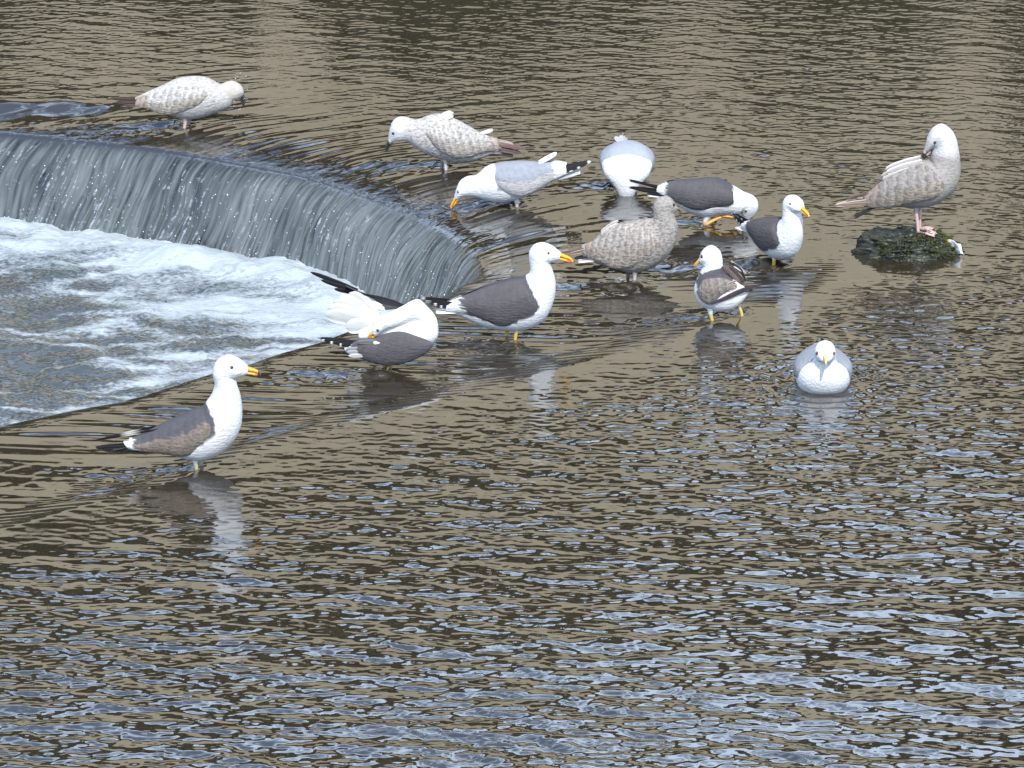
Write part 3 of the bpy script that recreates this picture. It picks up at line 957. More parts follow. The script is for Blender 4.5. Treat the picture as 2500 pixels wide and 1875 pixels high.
    def bill(g, bvh):
        b = g.sp.get("bill")
        if not b: return
        T, B, Tip = (np.array(b[k], float) for k in ("t", "b", "tip"))
        w = b["w"]; M = T * 0.42 + B * 0.58
        ax = Tip - (T + B) / 2; L = np.linalg.norm(ax); ax /= L
        dn = (B - T) - ax * np.dot(B - T, ax); H = np.linalg.norm(dn); dn /= H
        def st(seq):
            return [tuple(a) + tuple(c) + (ww,) for a, c, ww in seq]
        back = -ax * L * 0.12
        up = [(T + back, M + back, w * 1.0), (T, M, w), (T + ax * L * .35 - dn * H * .02 + dn * H * .10, M + ax * L * .35, w * .8),
              (T + ax * L * .62 + dn * H * .16, M + ax * L * .62 - dn * H * .0, w * .62),
              (T + ax * L * .84 + dn * H * .30, M + ax * L * .84 + dn * H * .08, w * .42),
              (T + ax * L * .97 + dn * H * .56, M + ax * L * .95 + dn * H * .20, w * .24),
              (Tip + dn * H * .12, Tip + dn * H * .24 - ax * L * .02, w * .1)]
        ho = g.sp.get("headoff", 0.0)
        P, F, par, an = ring_loft(st(up), 34, 18); P[:, 2] += ho
        hd = np.ones(len(P))
        f = ((P[:, :2] - (T + B) / 2) @ ax) / L
        def colour(f, low):
            c = np.tile(np.array(b["col"]), (len(f), 1))
            for (f0, f1, cc, lowonly) in b.get("marks", []):
                if lowonly and not low: continue
                t = (sstep(f0 - .05, f0 + .03, f) * sstep(f1 + .05, f1 - .03, f))[:, None]
                c = c * (1 - t) + np.array(cc) * t
            return c
        up_o = g.obj("upper_mandible", P, F, colour(f, False), None, M_HORN, None, hd)
        # nostril slit is too small to see; the gape line is the gap between the two halves
        g1 = dn * H * .035
        lo = [(M + back + g1, B + back, w * .9), (M + g1, B, w * .9), (M + ax * L * .4 + g1, B + ax * L * .4 - dn * H * .04, w * .7),
              (M + ax * L * .66 + g1, B + ax * L * .66 + dn * H * .03, w * .52), (M + ax * L * .82 + g1 + dn * H * .05, B + ax * L * .80 - dn * H * .10, w * .34),
              (M + ax * L * .92 + dn * H * .16, B + ax * L * .92 - dn * H * .2, w * .14)]
        P, F, par, an = ring_loft(st(lo), 28, 16); P[:, 2] += ho
        f = ((P[:, :2] - (T + B) / 2) @ ax) / L
        g.obj("lower_mandible", P, F, colour(f, True), None, M_HORN, None, np.ones(len(P)))

    def eye(g, ex, ey, s, bvh):
        sp = g.sp
        r = sp.get("eye_r", 0.0058)
        q = g.loc(np.array([[ex, ey, s * 600.0]]), np.ones(1))[0]
        c = g.loc(np.array([[ex, ey, 0.0]]), np.ones(1))[0]
        d = Vector(c - q); L = d.length; d.normalize()
        hit = bvh.ray_cast(Vector(q), d, L * 1.2)
        if hit[0] is None: return
        nn = Vector(hit[1]);
        if nn.dot(d) > 0: nn = -nn
        out = (nn - d * 0.6).normalized()
        ctr = Vector(hit[0]) - out * r * 0.55
        col = sp.get("iris", (0.62, 0.52, 0.30))
        def ball(name, c, rad, colr, parent, sq=1.0):
            V, F = [], []
            a_, b_ = 14, 9
            for i in range(1, b_):
                t = math.pi * i / b_
                for k in range(a_):
                    p = 2 * math.pi * k / a_
                    V.append((rad * math.sin(t) * math.cos(p), rad * math.sin(t) * math.sin(p), rad * math.cos(t) * sq))
            V += [(0, 0, rad * sq), (0, 0, -rad * sq)]
            for i in range(b_ - 2):
                for k in range(a_):
                    F.append((i * a_ + k, (i + 1) * a_ + k, (i + 1) * a_ + (k + 1) % a_, i * a_ + (k + 1) % a_))
            for k in range(a_):
                F.append((len(V) - 2, k, (k + 1) % a_)); F.append((len(V) - 1, (b_ - 2) * a_ + (k + 1) % a_, (b_ - 2) * a_ + k))
            rot = out.to_track_quat('Z', 'Y').to_matrix()
            V = [tuple(c + rot @ Vector(v)) for v in V]
            me = py_mesh(name, V, F, np.tile(np.array(colr), (len(V), 1)))
            return link(name, me, M_EYE, parent)
        e = ball("eye", ctr, r, col, g.root)
        ball("pupil", ctr + out * r * 0.78, r * 0.52, (0.01, 0.01, 0.01), e, 0.5)
        rg = sp.get("ring", (0.35, 0.10, 0.05))
        ball("eye_ring", ctr - out * r * 0.22, r * 1.22, rg, e, 0.75)

    def leg(g, lg):
        """joints in tracing units (x, y, lateral), then the toes"""
        pts = np.array(lg["p"], float)
        Q = g.loc(pts)
        rad = np.array(lg.get("r", [0.010, 0.0062] + [0.0048] * (len(pts) - 2)))[:len(pts)]
        QQ, par = catmull(np.c_[Q, rad], 18)
        V, F = tube(QQ[:, :3], QQ[:, 3], 12)
        c = np.tile(np.array(lg["col"]), (len(V), 1))
        t = sstep(0.36, 0.20, np.repeat(par, 12))[:, None]
        c = c * (1 - t) + np.array(g.sp.get("base", WHITE)) * t
        me = py_mesh("leg", V, F, c)
        lo = link("leg", me, M_HORN, g.root)
        # webbed foot
        if lg.get("toes") is not None:
            toes = g.loc(np.array(lg["toes"], float)); ank = Q[-1]
        else:
            ank = Q[-1]; d = 1 if True else -1
            toes = np.array([ank + np.array([0.048, -0.026, -0.004]), ank + np.array([0.058, 0.0, -0.004]), ank + np.array([0.046, 0.026, -0.004])])
        V, F = [], []
        for tp in toes:
            mid = ank + (tp - ank) * 0.5 + np.array([0, 0, 0.003])
            v, f = tube([ank, mid, tp], [0.0042, 0.0038, 0.0018], 8)
            F += [tuple(i + len(V) for i in q) for q in f]; V += v
        b = len(V)
        up = np.cross(toes[0] - ank, toes[2] - ank); up = up / (np.linalg.norm(up) + 1e-9) * 0.0008
        ring = [ank, toes[0] * .92 + ank * .08, (toes[0] + toes[1]) * .46 + ank * .08, toes[1] * .95 + ank * .05, (toes[1] + toes[2]) * .46 + ank * .08, toes[2] * .92 + ank * .08]
        V += [r_ + up for r_ in ring] + [r_ - up for r_ in ring]
        nr = len(ring)
        for i in range(1, nr - 1):
            F.append((b, b + i, b + i + 1)); F.append((b + nr, b + nr + i + 1, b + nr + i))
        me = py_mesh("foot", V, F, np.tile(np.array(lg["col"]) * 0.95, (len(V), 1)))
        link("foot", me, M_HORN, lo)


def Z_(x0, y0, x1, w=2212.0):
    return (x0, y0, (x1 - x0) / w)


def prim(a, b, w, l0=30, l1=10, col=BLACK, **k):
    return dict(a=a, b=b, w=w, l0=l0, l1=l1, col=col, **k)


def tailfan(base, tip, w, spread, n, col, **k):
    out = []
    for i in range(n):
        f = (i / (n - 1) - 0.5) * 2 if n > 1 else 0
        out.append(dict(a=(base[0], base[1] + 3 * abs(f)), b=(tip[0], tip[1] + 6 * abs(f)), w=w, l0=f * spread * 0.35, l1=f * spread, col=col, flat=0.92, sides=(1,), **k))
    return out


ADULT_BILL = dict(col=YELLOW, marks=[(0.55, 0.86, (0.75, 0.12, 0.02), True), (0.93, 1.4, (0.72, 0.66, 0.45), False)])
SPOT = [(0.90, 0.96, WHITE)]
GULLS = []

# 13: sub-adult in front on the left
GULLS.append(dict(
    label="upright white-headed gull with brown-mottled grey wing standing alone at the lower left", zoom=Z_(200, 840, 700), foot=(1255, 1325), dir=1, h0=0.72, h1=0.80,
    body=[(520, 1020, 520, 1075, 20), (700, 950, 700, 1120, 80), (900, 850, 930, 1175, 160), (1110, 760, 1090, 1225, 205), (1230, 705, 1290, 1252, 228), (1315, 675, 1490, 1182, 236),
          (1365, 620, 1640, 1055, 226), (1415, 550, 1725, 890, 195), (1443, 480, 1745, 725, 166), (1452, 425, 1730, 570, 145), (1442, 370, 1698, 460, 132), (1433, 300, 1685, 388, 130),
          (1478, 195, 1672, 376, 132), (1595, 133, 1700, 368, 130), (1700, 160, 1745, 352, 108), (1770, 207, 1790, 338, 74), (1812, 246, 1812, 326, 46)],
    mantle=[(500, 1000), (860, 760), (1330, 580), (1450, 735), (1470, 900), (1250, 1060), (900, 1100)], mcol=SLATE,
    smudge_shade=[(1600, 850, 90, (0.5, 0.47, 0.43), 0.35), (1600, 990, 120, (0.55, 0.52, 0.48), 0.4), (1700, 215, 40, (0.55, 0.53, 0.5), 0.5), (1500, 1120, 140, (0.62, 0.60, 0.57), 0.5)],
    wings=[dict(st=[(1400, 720, 1492, 890, 178, 16), (1310, 690, 1440, 985, 192, 42), (1160, 748, 1290, 1085, 186, 56), (1010, 815, 1110, 1160, 168, 56), (870, 880, 920, 1145, 138, 46), (740, 950, 745, 1138, 100, 34),
                    (600, 1015, 615, 1132, 70, 24), (455, 1050, 520, 1122, 45, 12)],
                col=SLATE, col2=(0.24, 0.195, 0.16), mot=0.05, mot2=0.9, split=0.32, scale=0.25, tip=WHITE, t0=0.90,
                feathers=[prim((760, 1090), (150, 1118), 62, 60, 14, flat=0.2), prim((780, 1115), (215, 1135), 48, 66, 22, flat=0.2), prim((800, 1130), (420, 1145), 46, 75, 40, flat=0.2),
                          prim((850, 900), (128, 1045), 46, 60, -8, flat=0.3, spots=[(0.35, 0.52, (0.55, 0.53, 0.5))])])],
    tail=tailfan((560, 1090), (330, 1125), 60, 60, 5, (0.05, 0.045, 0.045)),
    bill=dict(t=(1800, 245), b=(1795, 332), tip=(1952, 318), w=32, col=(0.72, 0.40, 0.06), marks=[(0.62, 0.80, (0.6, 0.13, 0.02), True), (0.80, 0.98, DARKBILL, False)]),
    eye=(1648, 220), iris=(0.20, 0.10, 0.09), ring=(0.45, 0.28, 0.27),
    legs=[dict(p=[(1215, 1180, 70), (1235, 1270, 70), (1245, 1370, 70), (1250, 1440, 70)], col=(0.42, 0.40, 0.25)), dict(p=[(1260, 1180, -70), (1278, 1270, -70), (1285, 1370, -70), (1290, 1440, -70)], col=(0.42, 0.40, 0.25))]))

# 9: adult with dark grey back in the middle
N9 = dict(
    body=[(460, 945, 440, 1022, 25), (640, 850, 640, 1075, 80), (800, 765, 800, 1150, 145), (970, 692, 960, 1205, 195), (1140, 642, 1150, 1236, 225), (1290, 606, 1340, 1240, 235), (1400, 582, 1520, 1192, 230), (1455, 552, 1660, 1095, 212),
          (1478, 505, 1740, 955, 182), (1478, 455, 1785, 800, 158), (1468, 400, 1790, 645, 144), (1462, 340, 1755, 510, 134), (1470, 270, 1722, 425, 134), (1530, 196, 1724, 412, 130), (1630, 174, 1742, 405, 122),
          (1735, 203, 1772, 395, 100), (1800, 248, 1805, 385, 72), (1848, 285, 1835, 378, 46)],
    mantle=[(430, 960), (480, 870), (650, 780), (960, 650), (1370, 560), (1450, 600), (1600, 880), (1500, 1010), (1150, 1130), (800, 1030), (560, 980)], mcol=SLATE, h0=0.70, h1=0.80,
    wings=[dict(st=[(1450, 650, 1606, 890, 182, 18), (1375, 602, 1560, 965, 196, 46), (1240, 617, 1380, 1062, 192, 60), (1080, 657, 1160, 1135, 180, 60), (900, 712, 950, 1088, 155, 52), (760, 767, 790, 1032, 122, 42), (620, 822, 640, 1002, 85, 28), (460, 890, 445, 985, 55, 15)],
                col=(0.100, 0.094, 0.098), tip=WHITE, t0=0.845, tl=0.05,
                feathers=[prim((640, 900), (98, 842), 44, 66, 20, flat=0.2, spots=[(0.88, 0.91, WHITE)]), prim((640, 915), (150, 866), 44, 70, 30, flat=0.2, spots=[(0.82, 0.85, WHITE)]),
                          prim((640, 930), (240, 900), 46, 74, 40, flat=0.2, spots=[(0.80, 0.84, WHITE)]), prim((640, 945), (330, 930), 44, 78, 46, flat=0.2, spots=[(0.8, 0.84, WHITE)])])],
    tail=tailfan((640, 1010), (322, 1005), 85, 75, 6, WHITE),
    bill=dict(t=(1848, 292), b=(1826, 376), tip=(2012, 388), w=34, **ADULT_BILL),
    eye=(1700, 262), iris=(0.55, 0.47, 0.30))
GULLS.append(dict(N9, label="large upright gull with dark grey wings and orange bill beside the apex of the falls", zoom=Z_(1000, 560, 1440), foot=(1280, 1335), dir=1,
    legs=[dict(p=[(1325, 1170, 75), (1308, 1240, 75), (1296, 1330, 75), (1292, 1420, 75)], col=LEGY), dict(p=[(1215, 1170, -75), (1200, 1240, -75), (1195, 1320, -75), (1192, 1400, -75)], col=LEGY)]))

# 1: drinking juvenile, far left
GULLS.append(dict(
    label="pale mottled young gull bending to drink on the far lip of the falls", zoom=Z_(260, 150, 660), foot=(1050, 890), dir=1, h0=0.66, h1=0.78,
    base=JWHITE, mot=0.42, headcol=(0.52, 0.48, 0.42), headmot=0.15,
    body=[(400, 490, 380, 592, 20), (560, 412, 560, 622, 70), (760, 330, 740, 690, 140), (950, 242, 900, 735, 185), (1150, 206, 1080, 775, 212), (1330, 214, 1290, 756, 216), (1450, 262, 1480, 690, 190), (1530, 304, 1620, 637, 152),
          (1575, 302, 1690, 592, 128), (1635, 278, 1715, 548, 122), (1720, 268, 1735, 532, 116), (1800, 305, 1770, 522, 98), (1850, 362, 1800, 508, 68), (1866, 430, 1815, 495, 40)],
    wings=[dict(st=[(1390, 350, 1380, 440, 186, 14), (1290, 280, 1280, 540, 200, 40), (1120, 262, 1080, 612, 196, 52), (930, 280, 900, 672, 174, 52), (760, 352, 740, 670, 138, 42), (600, 415, 580, 622, 96, 32), (480, 458, 440, 602, 60, 18), (415, 485, 395, 590, 40, 10)],
                col=(0.46, 0.44, 0.42), col2=(0.40, 0.355, 0.30), mot=0.5, mot2=0.5, tip=(0.33, 0.27, 0.22), t0=0.80, tmot=0.25,
                feathers=[prim((520, 520), (60, 500), 62, 50, 10, (0.075, 0.05, 0.04)), prim((520, 550), (150, 555), 55, 55, 16, (0.085, 0.055, 0.045)), prim((520, 575), (250, 592), 45, 58, 24, (0.10, 0.07, 0.055)),
                          prim((640, 600), (400, 600), 26, 84, 40, WHITE)])],
    tail=tailfan((560, 590), (300, 590), 60, 70, 5, (0.09, 0.065, 0.05)),
    bill=dict(t=(1862, 450), b=(1803, 515), tip=(1884, 592), w=34, col=DARKBILL),
    eye=(1800, 440), eyes_off=(1,), iris=(0.03, 0.025, 0.02), ring=(0.2, 0.17, 0.15),
    smudge_shade=[(1840, 470, 55, (0.12, 0.11, 0.11), 0.7)],
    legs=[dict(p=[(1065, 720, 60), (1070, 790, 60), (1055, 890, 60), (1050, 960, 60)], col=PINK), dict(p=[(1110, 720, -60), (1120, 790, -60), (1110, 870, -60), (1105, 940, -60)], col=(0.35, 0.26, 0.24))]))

# 2: juvenile facing left
GULLS.append(dict(
    label="pale mottled young gull facing left with dark bill pointed down, ruffled back feathers", zoom=Z_(900, 240, 1300), foot=(1040, 950), dir=-1, h0=0.68, h1=0.78,
    base=(0.52, 0.50, 0.48), mot=0.55, headcol=(0.66, 0.64, 0.62), headmot=0.12,
    body=[(1800, 620, 1800, 755, 20), (1620, 530, 1650, 766, 60), (1470, 450, 1480, 828, 120), (1300, 347, 1310, 872, 172), (1120, 265, 1120, 856, 206), (960, 216, 970, 815, 216), (820, 236, 850, 776, 202), (720, 275, 730, 722, 172), (640, 290, 640, 662, 144),
          (570, 275, 560, 602, 124), (490, 255, 480, 574, 120), (410, 259, 420, 579, 118), (340, 302, 370, 580, 102), (296, 385, 330, 592, 78), (274, 500, 315, 602, 48), (268, 562, 300, 615, 36)],
    wings=[dict(st=[(780, 370, 800, 480, 186, 14), (870, 300, 900, 602, 202, 40), (1000, 272, 1060, 712, 202, 52), (1160, 302, 1200, 756, 186, 52), (1320, 372, 1360, 752, 152, 46), (1480, 452, 1510, 712, 112, 34), (1620, 502, 1650, 692, 72, 24), (1740, 535, 1770, 690, 45, 12)],
                col=(0.44, 0.42, 0.39), col2=(0.41, 0.37, 0.33), mot=0.5, mot2=0.45, tip=(0.38, 0.32, 0.28), t0=0.86, tmot=0.5,
                feathers=[prim((1650, 600), (2130, 680), 52, 60, 10, (0.13, 0.08, 0.07)), prim((1650, 640), (2070, 742), 46, 64, 16, (0.09, 0.06, 0.055)), prim((1640, 560), (1960, 628), 50, 50, 18, (0.16, 0.115, 0.10), edge=(0.6, 0.52, 0.45)),
                          prim((1560, 600), (1790, 660), 36, 78, 44, (0.22, 0.155, 0.13), edge=(0.68, 0.6, 0.53)), prim((1560, 640), (1770, 690), 34, 82, 44, (0.22, 0.155, 0.13), edge=(0.68, 0.6, 0.53)), prim((1560, 560), (1760, 610), 34, 70, 40, (0.32, 0.2, 0.16), edge=(0.68, 0.6, 0.53))]),
           ],
    tail=tailfan((1600, 725), (1950, 770), 60, 70, 6, (0.06, 0.045, 0.045)) + [
        dict(a=(960, 250), b=(1118, 186), w=60, l0=40, l1=30, col=JWHITE, flat=0.3, sides=(1, -1)), dict(a=(1000, 270), b=(1150, 215), w=60, l0=80, l1=70, col=JWHITE, flat=0.3, sides=(1, -1)),
        dict(a=(1500, 480), b=(1680, 428), w=50, l0=20, l1=20, col=JWHITE, flat=0.3, sides=(1, -1))],
    bill=dict(t=(262, 570), b=(320, 618), tip=(217, 712), w=34, col=DARKBILL),
    eye=(338, 450), iris=(0.03, 0.025, 0.02), ring=(0.12, 0.10, 0.10),
    smudge_shade=[(345, 450, 45, (0.35, 0.32, 0.32), 0.5), (1350, 830, 120, (0.45, 0.45, 0.46), 0.5)],
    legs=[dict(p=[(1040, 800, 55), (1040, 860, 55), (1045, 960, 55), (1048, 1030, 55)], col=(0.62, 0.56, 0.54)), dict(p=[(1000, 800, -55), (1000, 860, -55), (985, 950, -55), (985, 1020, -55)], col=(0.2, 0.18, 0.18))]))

# 3: pale-backed adult facing left
GULLS.append(dict(
    label="pale grey-backed gull stooping left with yellow bill down at the lip of the falls", zoom=Z_(1060, 350, 1460), foot=(1115, 835), dir=-1, h0=0.62, h1=0.76,
    body=[(1650, 345, 1650, 470, 35), (1560, 300, 1560, 540, 65), (1440, 266, 1440, 618, 115), (1280, 246, 1290, 692, 168), (1100, 243, 1120, 756, 202), (930, 259, 950, 791, 216), (780, 289, 800, 786, 206), (680, 336, 690, 756, 178), (610, 402, 610, 736, 148),
          (550, 438, 540, 717, 130), (480, 442, 470, 713, 122), (410, 466, 410, 719, 114), (346, 516, 375, 728, 98), (309, 590, 350, 741, 78), (286, 660, 335, 751, 56), (271, 722, 320, 757, 40)],
    mantle=[(800, 250), (840, 420), (860, 560), (1300, 640), (1700, 420), (1700, 200), (1200, 200)], mcol=PALE,
    wings=[dict(st=[(805, 330, 850, 545, 184, 16), (880, 292, 930, 592, 202, 40), (1030, 264, 1100, 652, 198, 50), (1200, 257, 1270, 642, 176, 50), (1370, 258, 1430, 562, 145, 40), (1520, 250, 1560, 492, 108, 30), (1660, 235, 1680, 442, 72, 22), (1770, 255, 1790, 400, 45, 12)],
                col=PALE, col2=(0.50, 0.48, 0.47), mot=0.0, mot2=0.10, tip=(0.72, 0.70, 0.68), t0=0.80,
                feathers=[prim((1650, 350), (2120, 245), 52, 55, 14, spots=[(0.93, 0.98, WHITE)]), prim((1660, 385), (2050, 285), 46, 60, 22, spots=[(0.70, 0.76, WHITE)]), prim((1660, 400), (1950, 320), 44, 64, 30, spots=[(0.6, 0.68, WHITE)]),
                          prim((1400, 270), (1655, 132), 56, 46, 30, (0.62, 0.64, 0.66)), prim((1500, 330), (1790, 270), 60, 62, 30, (0.74, 0.73, 0.72)), prim((1500, 370), (1790, 330), 60, 66, 34, (0.74, 0.72, 0.70))])],
    tail=tailfan((1500, 520), (1978, 378), 70, 70, 6, WHITE),
    bill=dict(t=(266, 735), b=(330, 758), tip=(219, 872), w=34, **ADULT_BILL),
    eye=(326, 632), iris=(0.45, 0.42, 0.30), ring=(0.25, 0.22, 0.2),
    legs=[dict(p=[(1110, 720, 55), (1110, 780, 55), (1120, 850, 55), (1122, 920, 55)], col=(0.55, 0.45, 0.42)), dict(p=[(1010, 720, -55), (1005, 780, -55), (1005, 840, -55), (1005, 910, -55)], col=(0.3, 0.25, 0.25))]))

# 4: pale adult seen head-on, head under water
GULLS.append(dict(
    label="pale grey gull seen head-on with its head plunged under the water", zoom=Z_(1400, 300, 1700), foot=(960, 1190), dir=1, yaw=-92, traced=False, h0=2, h1=3,
    body=[(-1150, 570, -1150, 500, 40), (-800, 670, -780, 430, 190), (-500, 770, -450, 340, 345), (-200, 830, -120, 250, 440), (50, 805, 80, 210, 462), (230, 700, 170, 180, 430), (345, 560, 210, 165, 392), (405, 410, 230, 150, 315),
          (428, 270, 240, 105, 240), (425, 130, 235, 30, 178), (400, 0, 215, -40, 138), (350, -110, 180, -120, 100), (290, -190, 160, -180, 60)],
    mantle=[(-1300, 1200), (150, 1200), (215, 690), (140, 560), (60, 200), (-300, 200), (-1300, 600)], mcol=(0.35, 0.375, 0.42),
    wings=[dict(st=[(230, 600, 170, 330, 388, 20), (90, 770, -40, 290, 432, 40), (-200, 810, -200, 300, 430, 46), (-500, 745, -520, 370, 338, 40), (-800, 650, -820, 430, 200, 28), (-1080, 570, -1100, 490, 85, 12)],
                col=(0.32, 0.345, 0.39), tip=WHITE, t0=0.84,
                feathers=[prim((-850, 540), (-1420, 370), 130, 90, 20, BLACK, th=14), prim((-850, 510), (-1300, 340), 130, 100, 30, BLACK, th=14)])],
    tail=[dict(a=(-700, 560), b=(-1120, 450), w=210, l0=60, l1=l, col=(0.62, 0.64, 0.68), flat=0.85, th=14, sides=(1,)) for l in (-60, 40, 130, 220)]
        + [dict(a=(-260, 800), b=(-540 - 30 * (i % 2), 800 + 22 * (i % 3)), w=110, l0=40 + 25 * i, l1=40 + 45 * i, col=(0.46, 0.49, 0.53), flat=0.7, th=12, sides=(1,)) for i in range(5)]
        + [dict(a=(-420, 800), b=(-600, 890), w=36, l0=90, l1=80, col=(0.5, 0.52, 0.54), flat=0.4, th=8, sides=(1,))],
    legs=[dict(p=[(-40, 260, 150), (-60, 160, 150), (-20, -60, 150), (-10, -160, 150)], col=(0.5, 0.40, 0.36)), dict(p=[(-40, 260, -150), (-60, 160, -150), (-20, -60, -150), (-10, -160, -150)], col=(0.5, 0.40, 0.36))]))

# 5: dark-backed adult picking at its lifted foot
GULLS.append(dict(
    label="dark-backed gull stooping right with one orange foot lifted, bill down", zoom=Z_(1530, 400, 1930), foot=(1120, 815), dir=1, h0=0.62, h1=0.76,
    body=[(440, 310, 470, 420, 30), (620, 232, 640, 510, 90), (780, 212, 760, 610, 150), (950, 206, 930, 690, 195), (1110, 188, 1080, 720, 216), (1250, 208, 1230, 690, 216), (1370, 259, 1370, 681, 197), (1480, 326, 1460, 690, 168), (1580, 383, 1510, 680, 140),
          (1660, 413, 1530, 650, 128), (1720, 446, 1536, 642, 124), (1764, 512, 1537, 652, 116), (1770, 592, 1546, 682, 98), (1738, 672, 1558, 712, 72), (1680, 735, 1566, 746, 48), (1642, 765, 1572, 766, 36)],
    mantle=[(400, 330), (560, 150), (1200, 120), (1440, 290), (1380, 380), (1440, 470), (1370, 525), (1050, 500), (930, 580), (640, 480)], mcol=SLATE,
    wings=[dict(st=[(1425, 325, 1428, 480, 184, 16), (1352, 268, 1352, 516, 200, 38), (1210, 217, 1200, 530, 202, 50), (1060, 202, 1000, 570, 192, 54), (900, 217, 860, 562, 166, 48), (730, 222, 700, 502, 124, 38), (560, 232, 540, 432, 82, 26), (410, 295, 395, 368, 50, 12)],
                col=(0.100, 0.094, 0.098), tip=WHITE, t0=0.885, tl=0.03,
                feathers=[prim((600, 360), (18, 220), 48, 60, -30), prim((600, 390), (18, 318), 46, 66, 24), prim((600, 405), (130, 345), 44, 70, 34), prim((600, 420), (260, 390), 44, 74, 42)])],
    tail=tailfan((620, 450), (280, 415), 60, 60, 5, WHITE),
    bill=dict(t=(1645, 760), b=(1566, 760), tip=(1596, 868), w=36, col=(0.75, 0.48, 0.10), marks=[(0.55, 0.86, (0.7, 0.16, 0.02), True)]),
    eye=(1602, 602), iris=(0.4, 0.36, 0.25), ring=(0.25, 0.2, 0.18),
    smudge_shade=[(900, 680, 170, (0.60, 0.62, 0.62), 0.4)],  # greyer underside of the belly: shade painted into the white
    legs=[dict(p=[(1100, 650, 75), (1060, 755, 75), (1058, 795, 75), (1150, 748, 78), (1268, 688, 80)], col=(0.78, 0.42, 0.10), r=[0.012, 0.0075, 0.0065, 0.0052, 0.0052], toes=[(1440, 735, 60), (1485, 698, 80), (1420, 690, 110)]),
          dict(p=[(1160, 660, -40), (1165, 740, -40), (1150, 820, -40), (1148, 900, -40)], col=(0.70, 0.40, 0.08))]))

# 6: juvenile preening on the rock
GULLS.append(dict(
    label="pale brown young gull on the mossy rock, head turned back to preen its shoulder", zoom=Z_(2020, 270, 2460, 1921), foot=(965, 1292), dir=1, ground=0.062, h0=0.58, h1=0.66,
    base=(0.36, 0.335, 0.31), mot=0.35, headcol=(0.62, 0.605, 0.59), headmot=0.05,
    body=[(440, 880, 460, 1012, 30), (600, 750, 640, 1022, 90), (740, 650, 780, 1022, 140), (880, 560, 930, 1031, 182), (1000, 530, 1090, 1013, 205), (1060, 540, 1230, 942, 207), (1080, 530, 1350, 822, 188), (1075, 500, 1396, 682, 164),
          (1080, 465, 1394, 545, 146), (1090, 430, 1372, 425, 132), (1094, 408, 1342, 305, 127), (1095, 398, 1290, 217, 124), (1090, 398, 1190, 153, 120), (1080, 402, 1092, 196, 112), (1071, 410, 1037, 290, 90), (1062, 424, 1020, 372, 62), (1050, 440, 1012, 410, 42)],
    wings=[dict(st=[(1120, 590, 1250, 780, 178, 16), (1030, 545, 1135, 872, 192, 40), (890, 560, 955, 926, 186, 50), (750, 620, 800, 956, 160, 48), (620, 695, 660, 1001, 125, 40), (520, 775, 550, 1016, 88, 28), (440, 850, 440, 1018, 56, 18), (375, 905, 412, 1004, 36, 10)],
                col=(0.28, 0.258, 0.24), col2=(0.33, 0.285, 0.235), mot=0.45, mot2=0.6, tip=(0.27, 0.215, 0.18), t0=0.74, tmot=0.3,
                feathers=[prim((520, 930), (68, 1012), 62, 55, 10, (0.33, 0.245, 0.20), edge=(0.66, 0.56, 0.48)), prim((520, 960), (150, 1003), 46, 60, 18, (0.30, 0.22, 0.18)), prim((500, 860), (190, 940), 40, 50, -20, (0.14, 0.105, 0.09)),
                          prim((980, 520), (600, 650), 110, 70, 60, (0.60, 0.57, 0.54)), prim((900, 580), (560, 720), 80, 80, 60, (0.52, 0.48, 0.44))])],
    tail=tailfan((540, 1000), (285, 1130), 60, 60, 5, (0.03, 0.028, 0.032)),
    bill=dict(t=(1012, 402), b=(1078, 452), tip=(983, 512), w=34, col=(0.45, 0.36, 0.33), marks=[(0.45, 1.5, DARKBILL, False)]),
    eye=(1107, 315), iris=(0.05, 0.03, 0.025), ring=(0.18, 0.14, 0.14),
    smudge_shade=[(1120, 310, 55, (0.45, 0.43, 0.43), 0.55), (1100, 980, 130, (0.42, 0.38, 0.37), 0.5)],
    legs=[dict(p=[(935, 990, 40), (938, 1080, 40), (955, 1200, 40), (965, 1288, 40)], col=(0.62, 0.44, 0.40)), dict(p=[(985, 990, -40), (982, 1080, -40), (985, 1200, -40), (988, 1275, -40)], col=(0.55, 0.39, 0.36))]))

# 7: adult three-quarter view
GULLS.append(dict(N9, label="white-breasted gull with dark wings turned half towards the camera, left of the rock", zoom=(0, 0, 0.1989), foot=(1898 / 0.1989, 645 / 0.1989), traced=False, pxlocal=True, dir=1, yaw=-56, turn=(2, (1560, 500)), size=0.83,
    pose="n9", legs=[dict(p=[(1330, 1170, 85), (1312, 1240, 85), (1300, 1330, 85), (1296, 1420, 85)], col=LEGY), dict(p=[(1240, 1170, -85), (1225, 1240, -85), (1220, 1320, -85), (1216, 1400, -85)], col=LEGY)]))

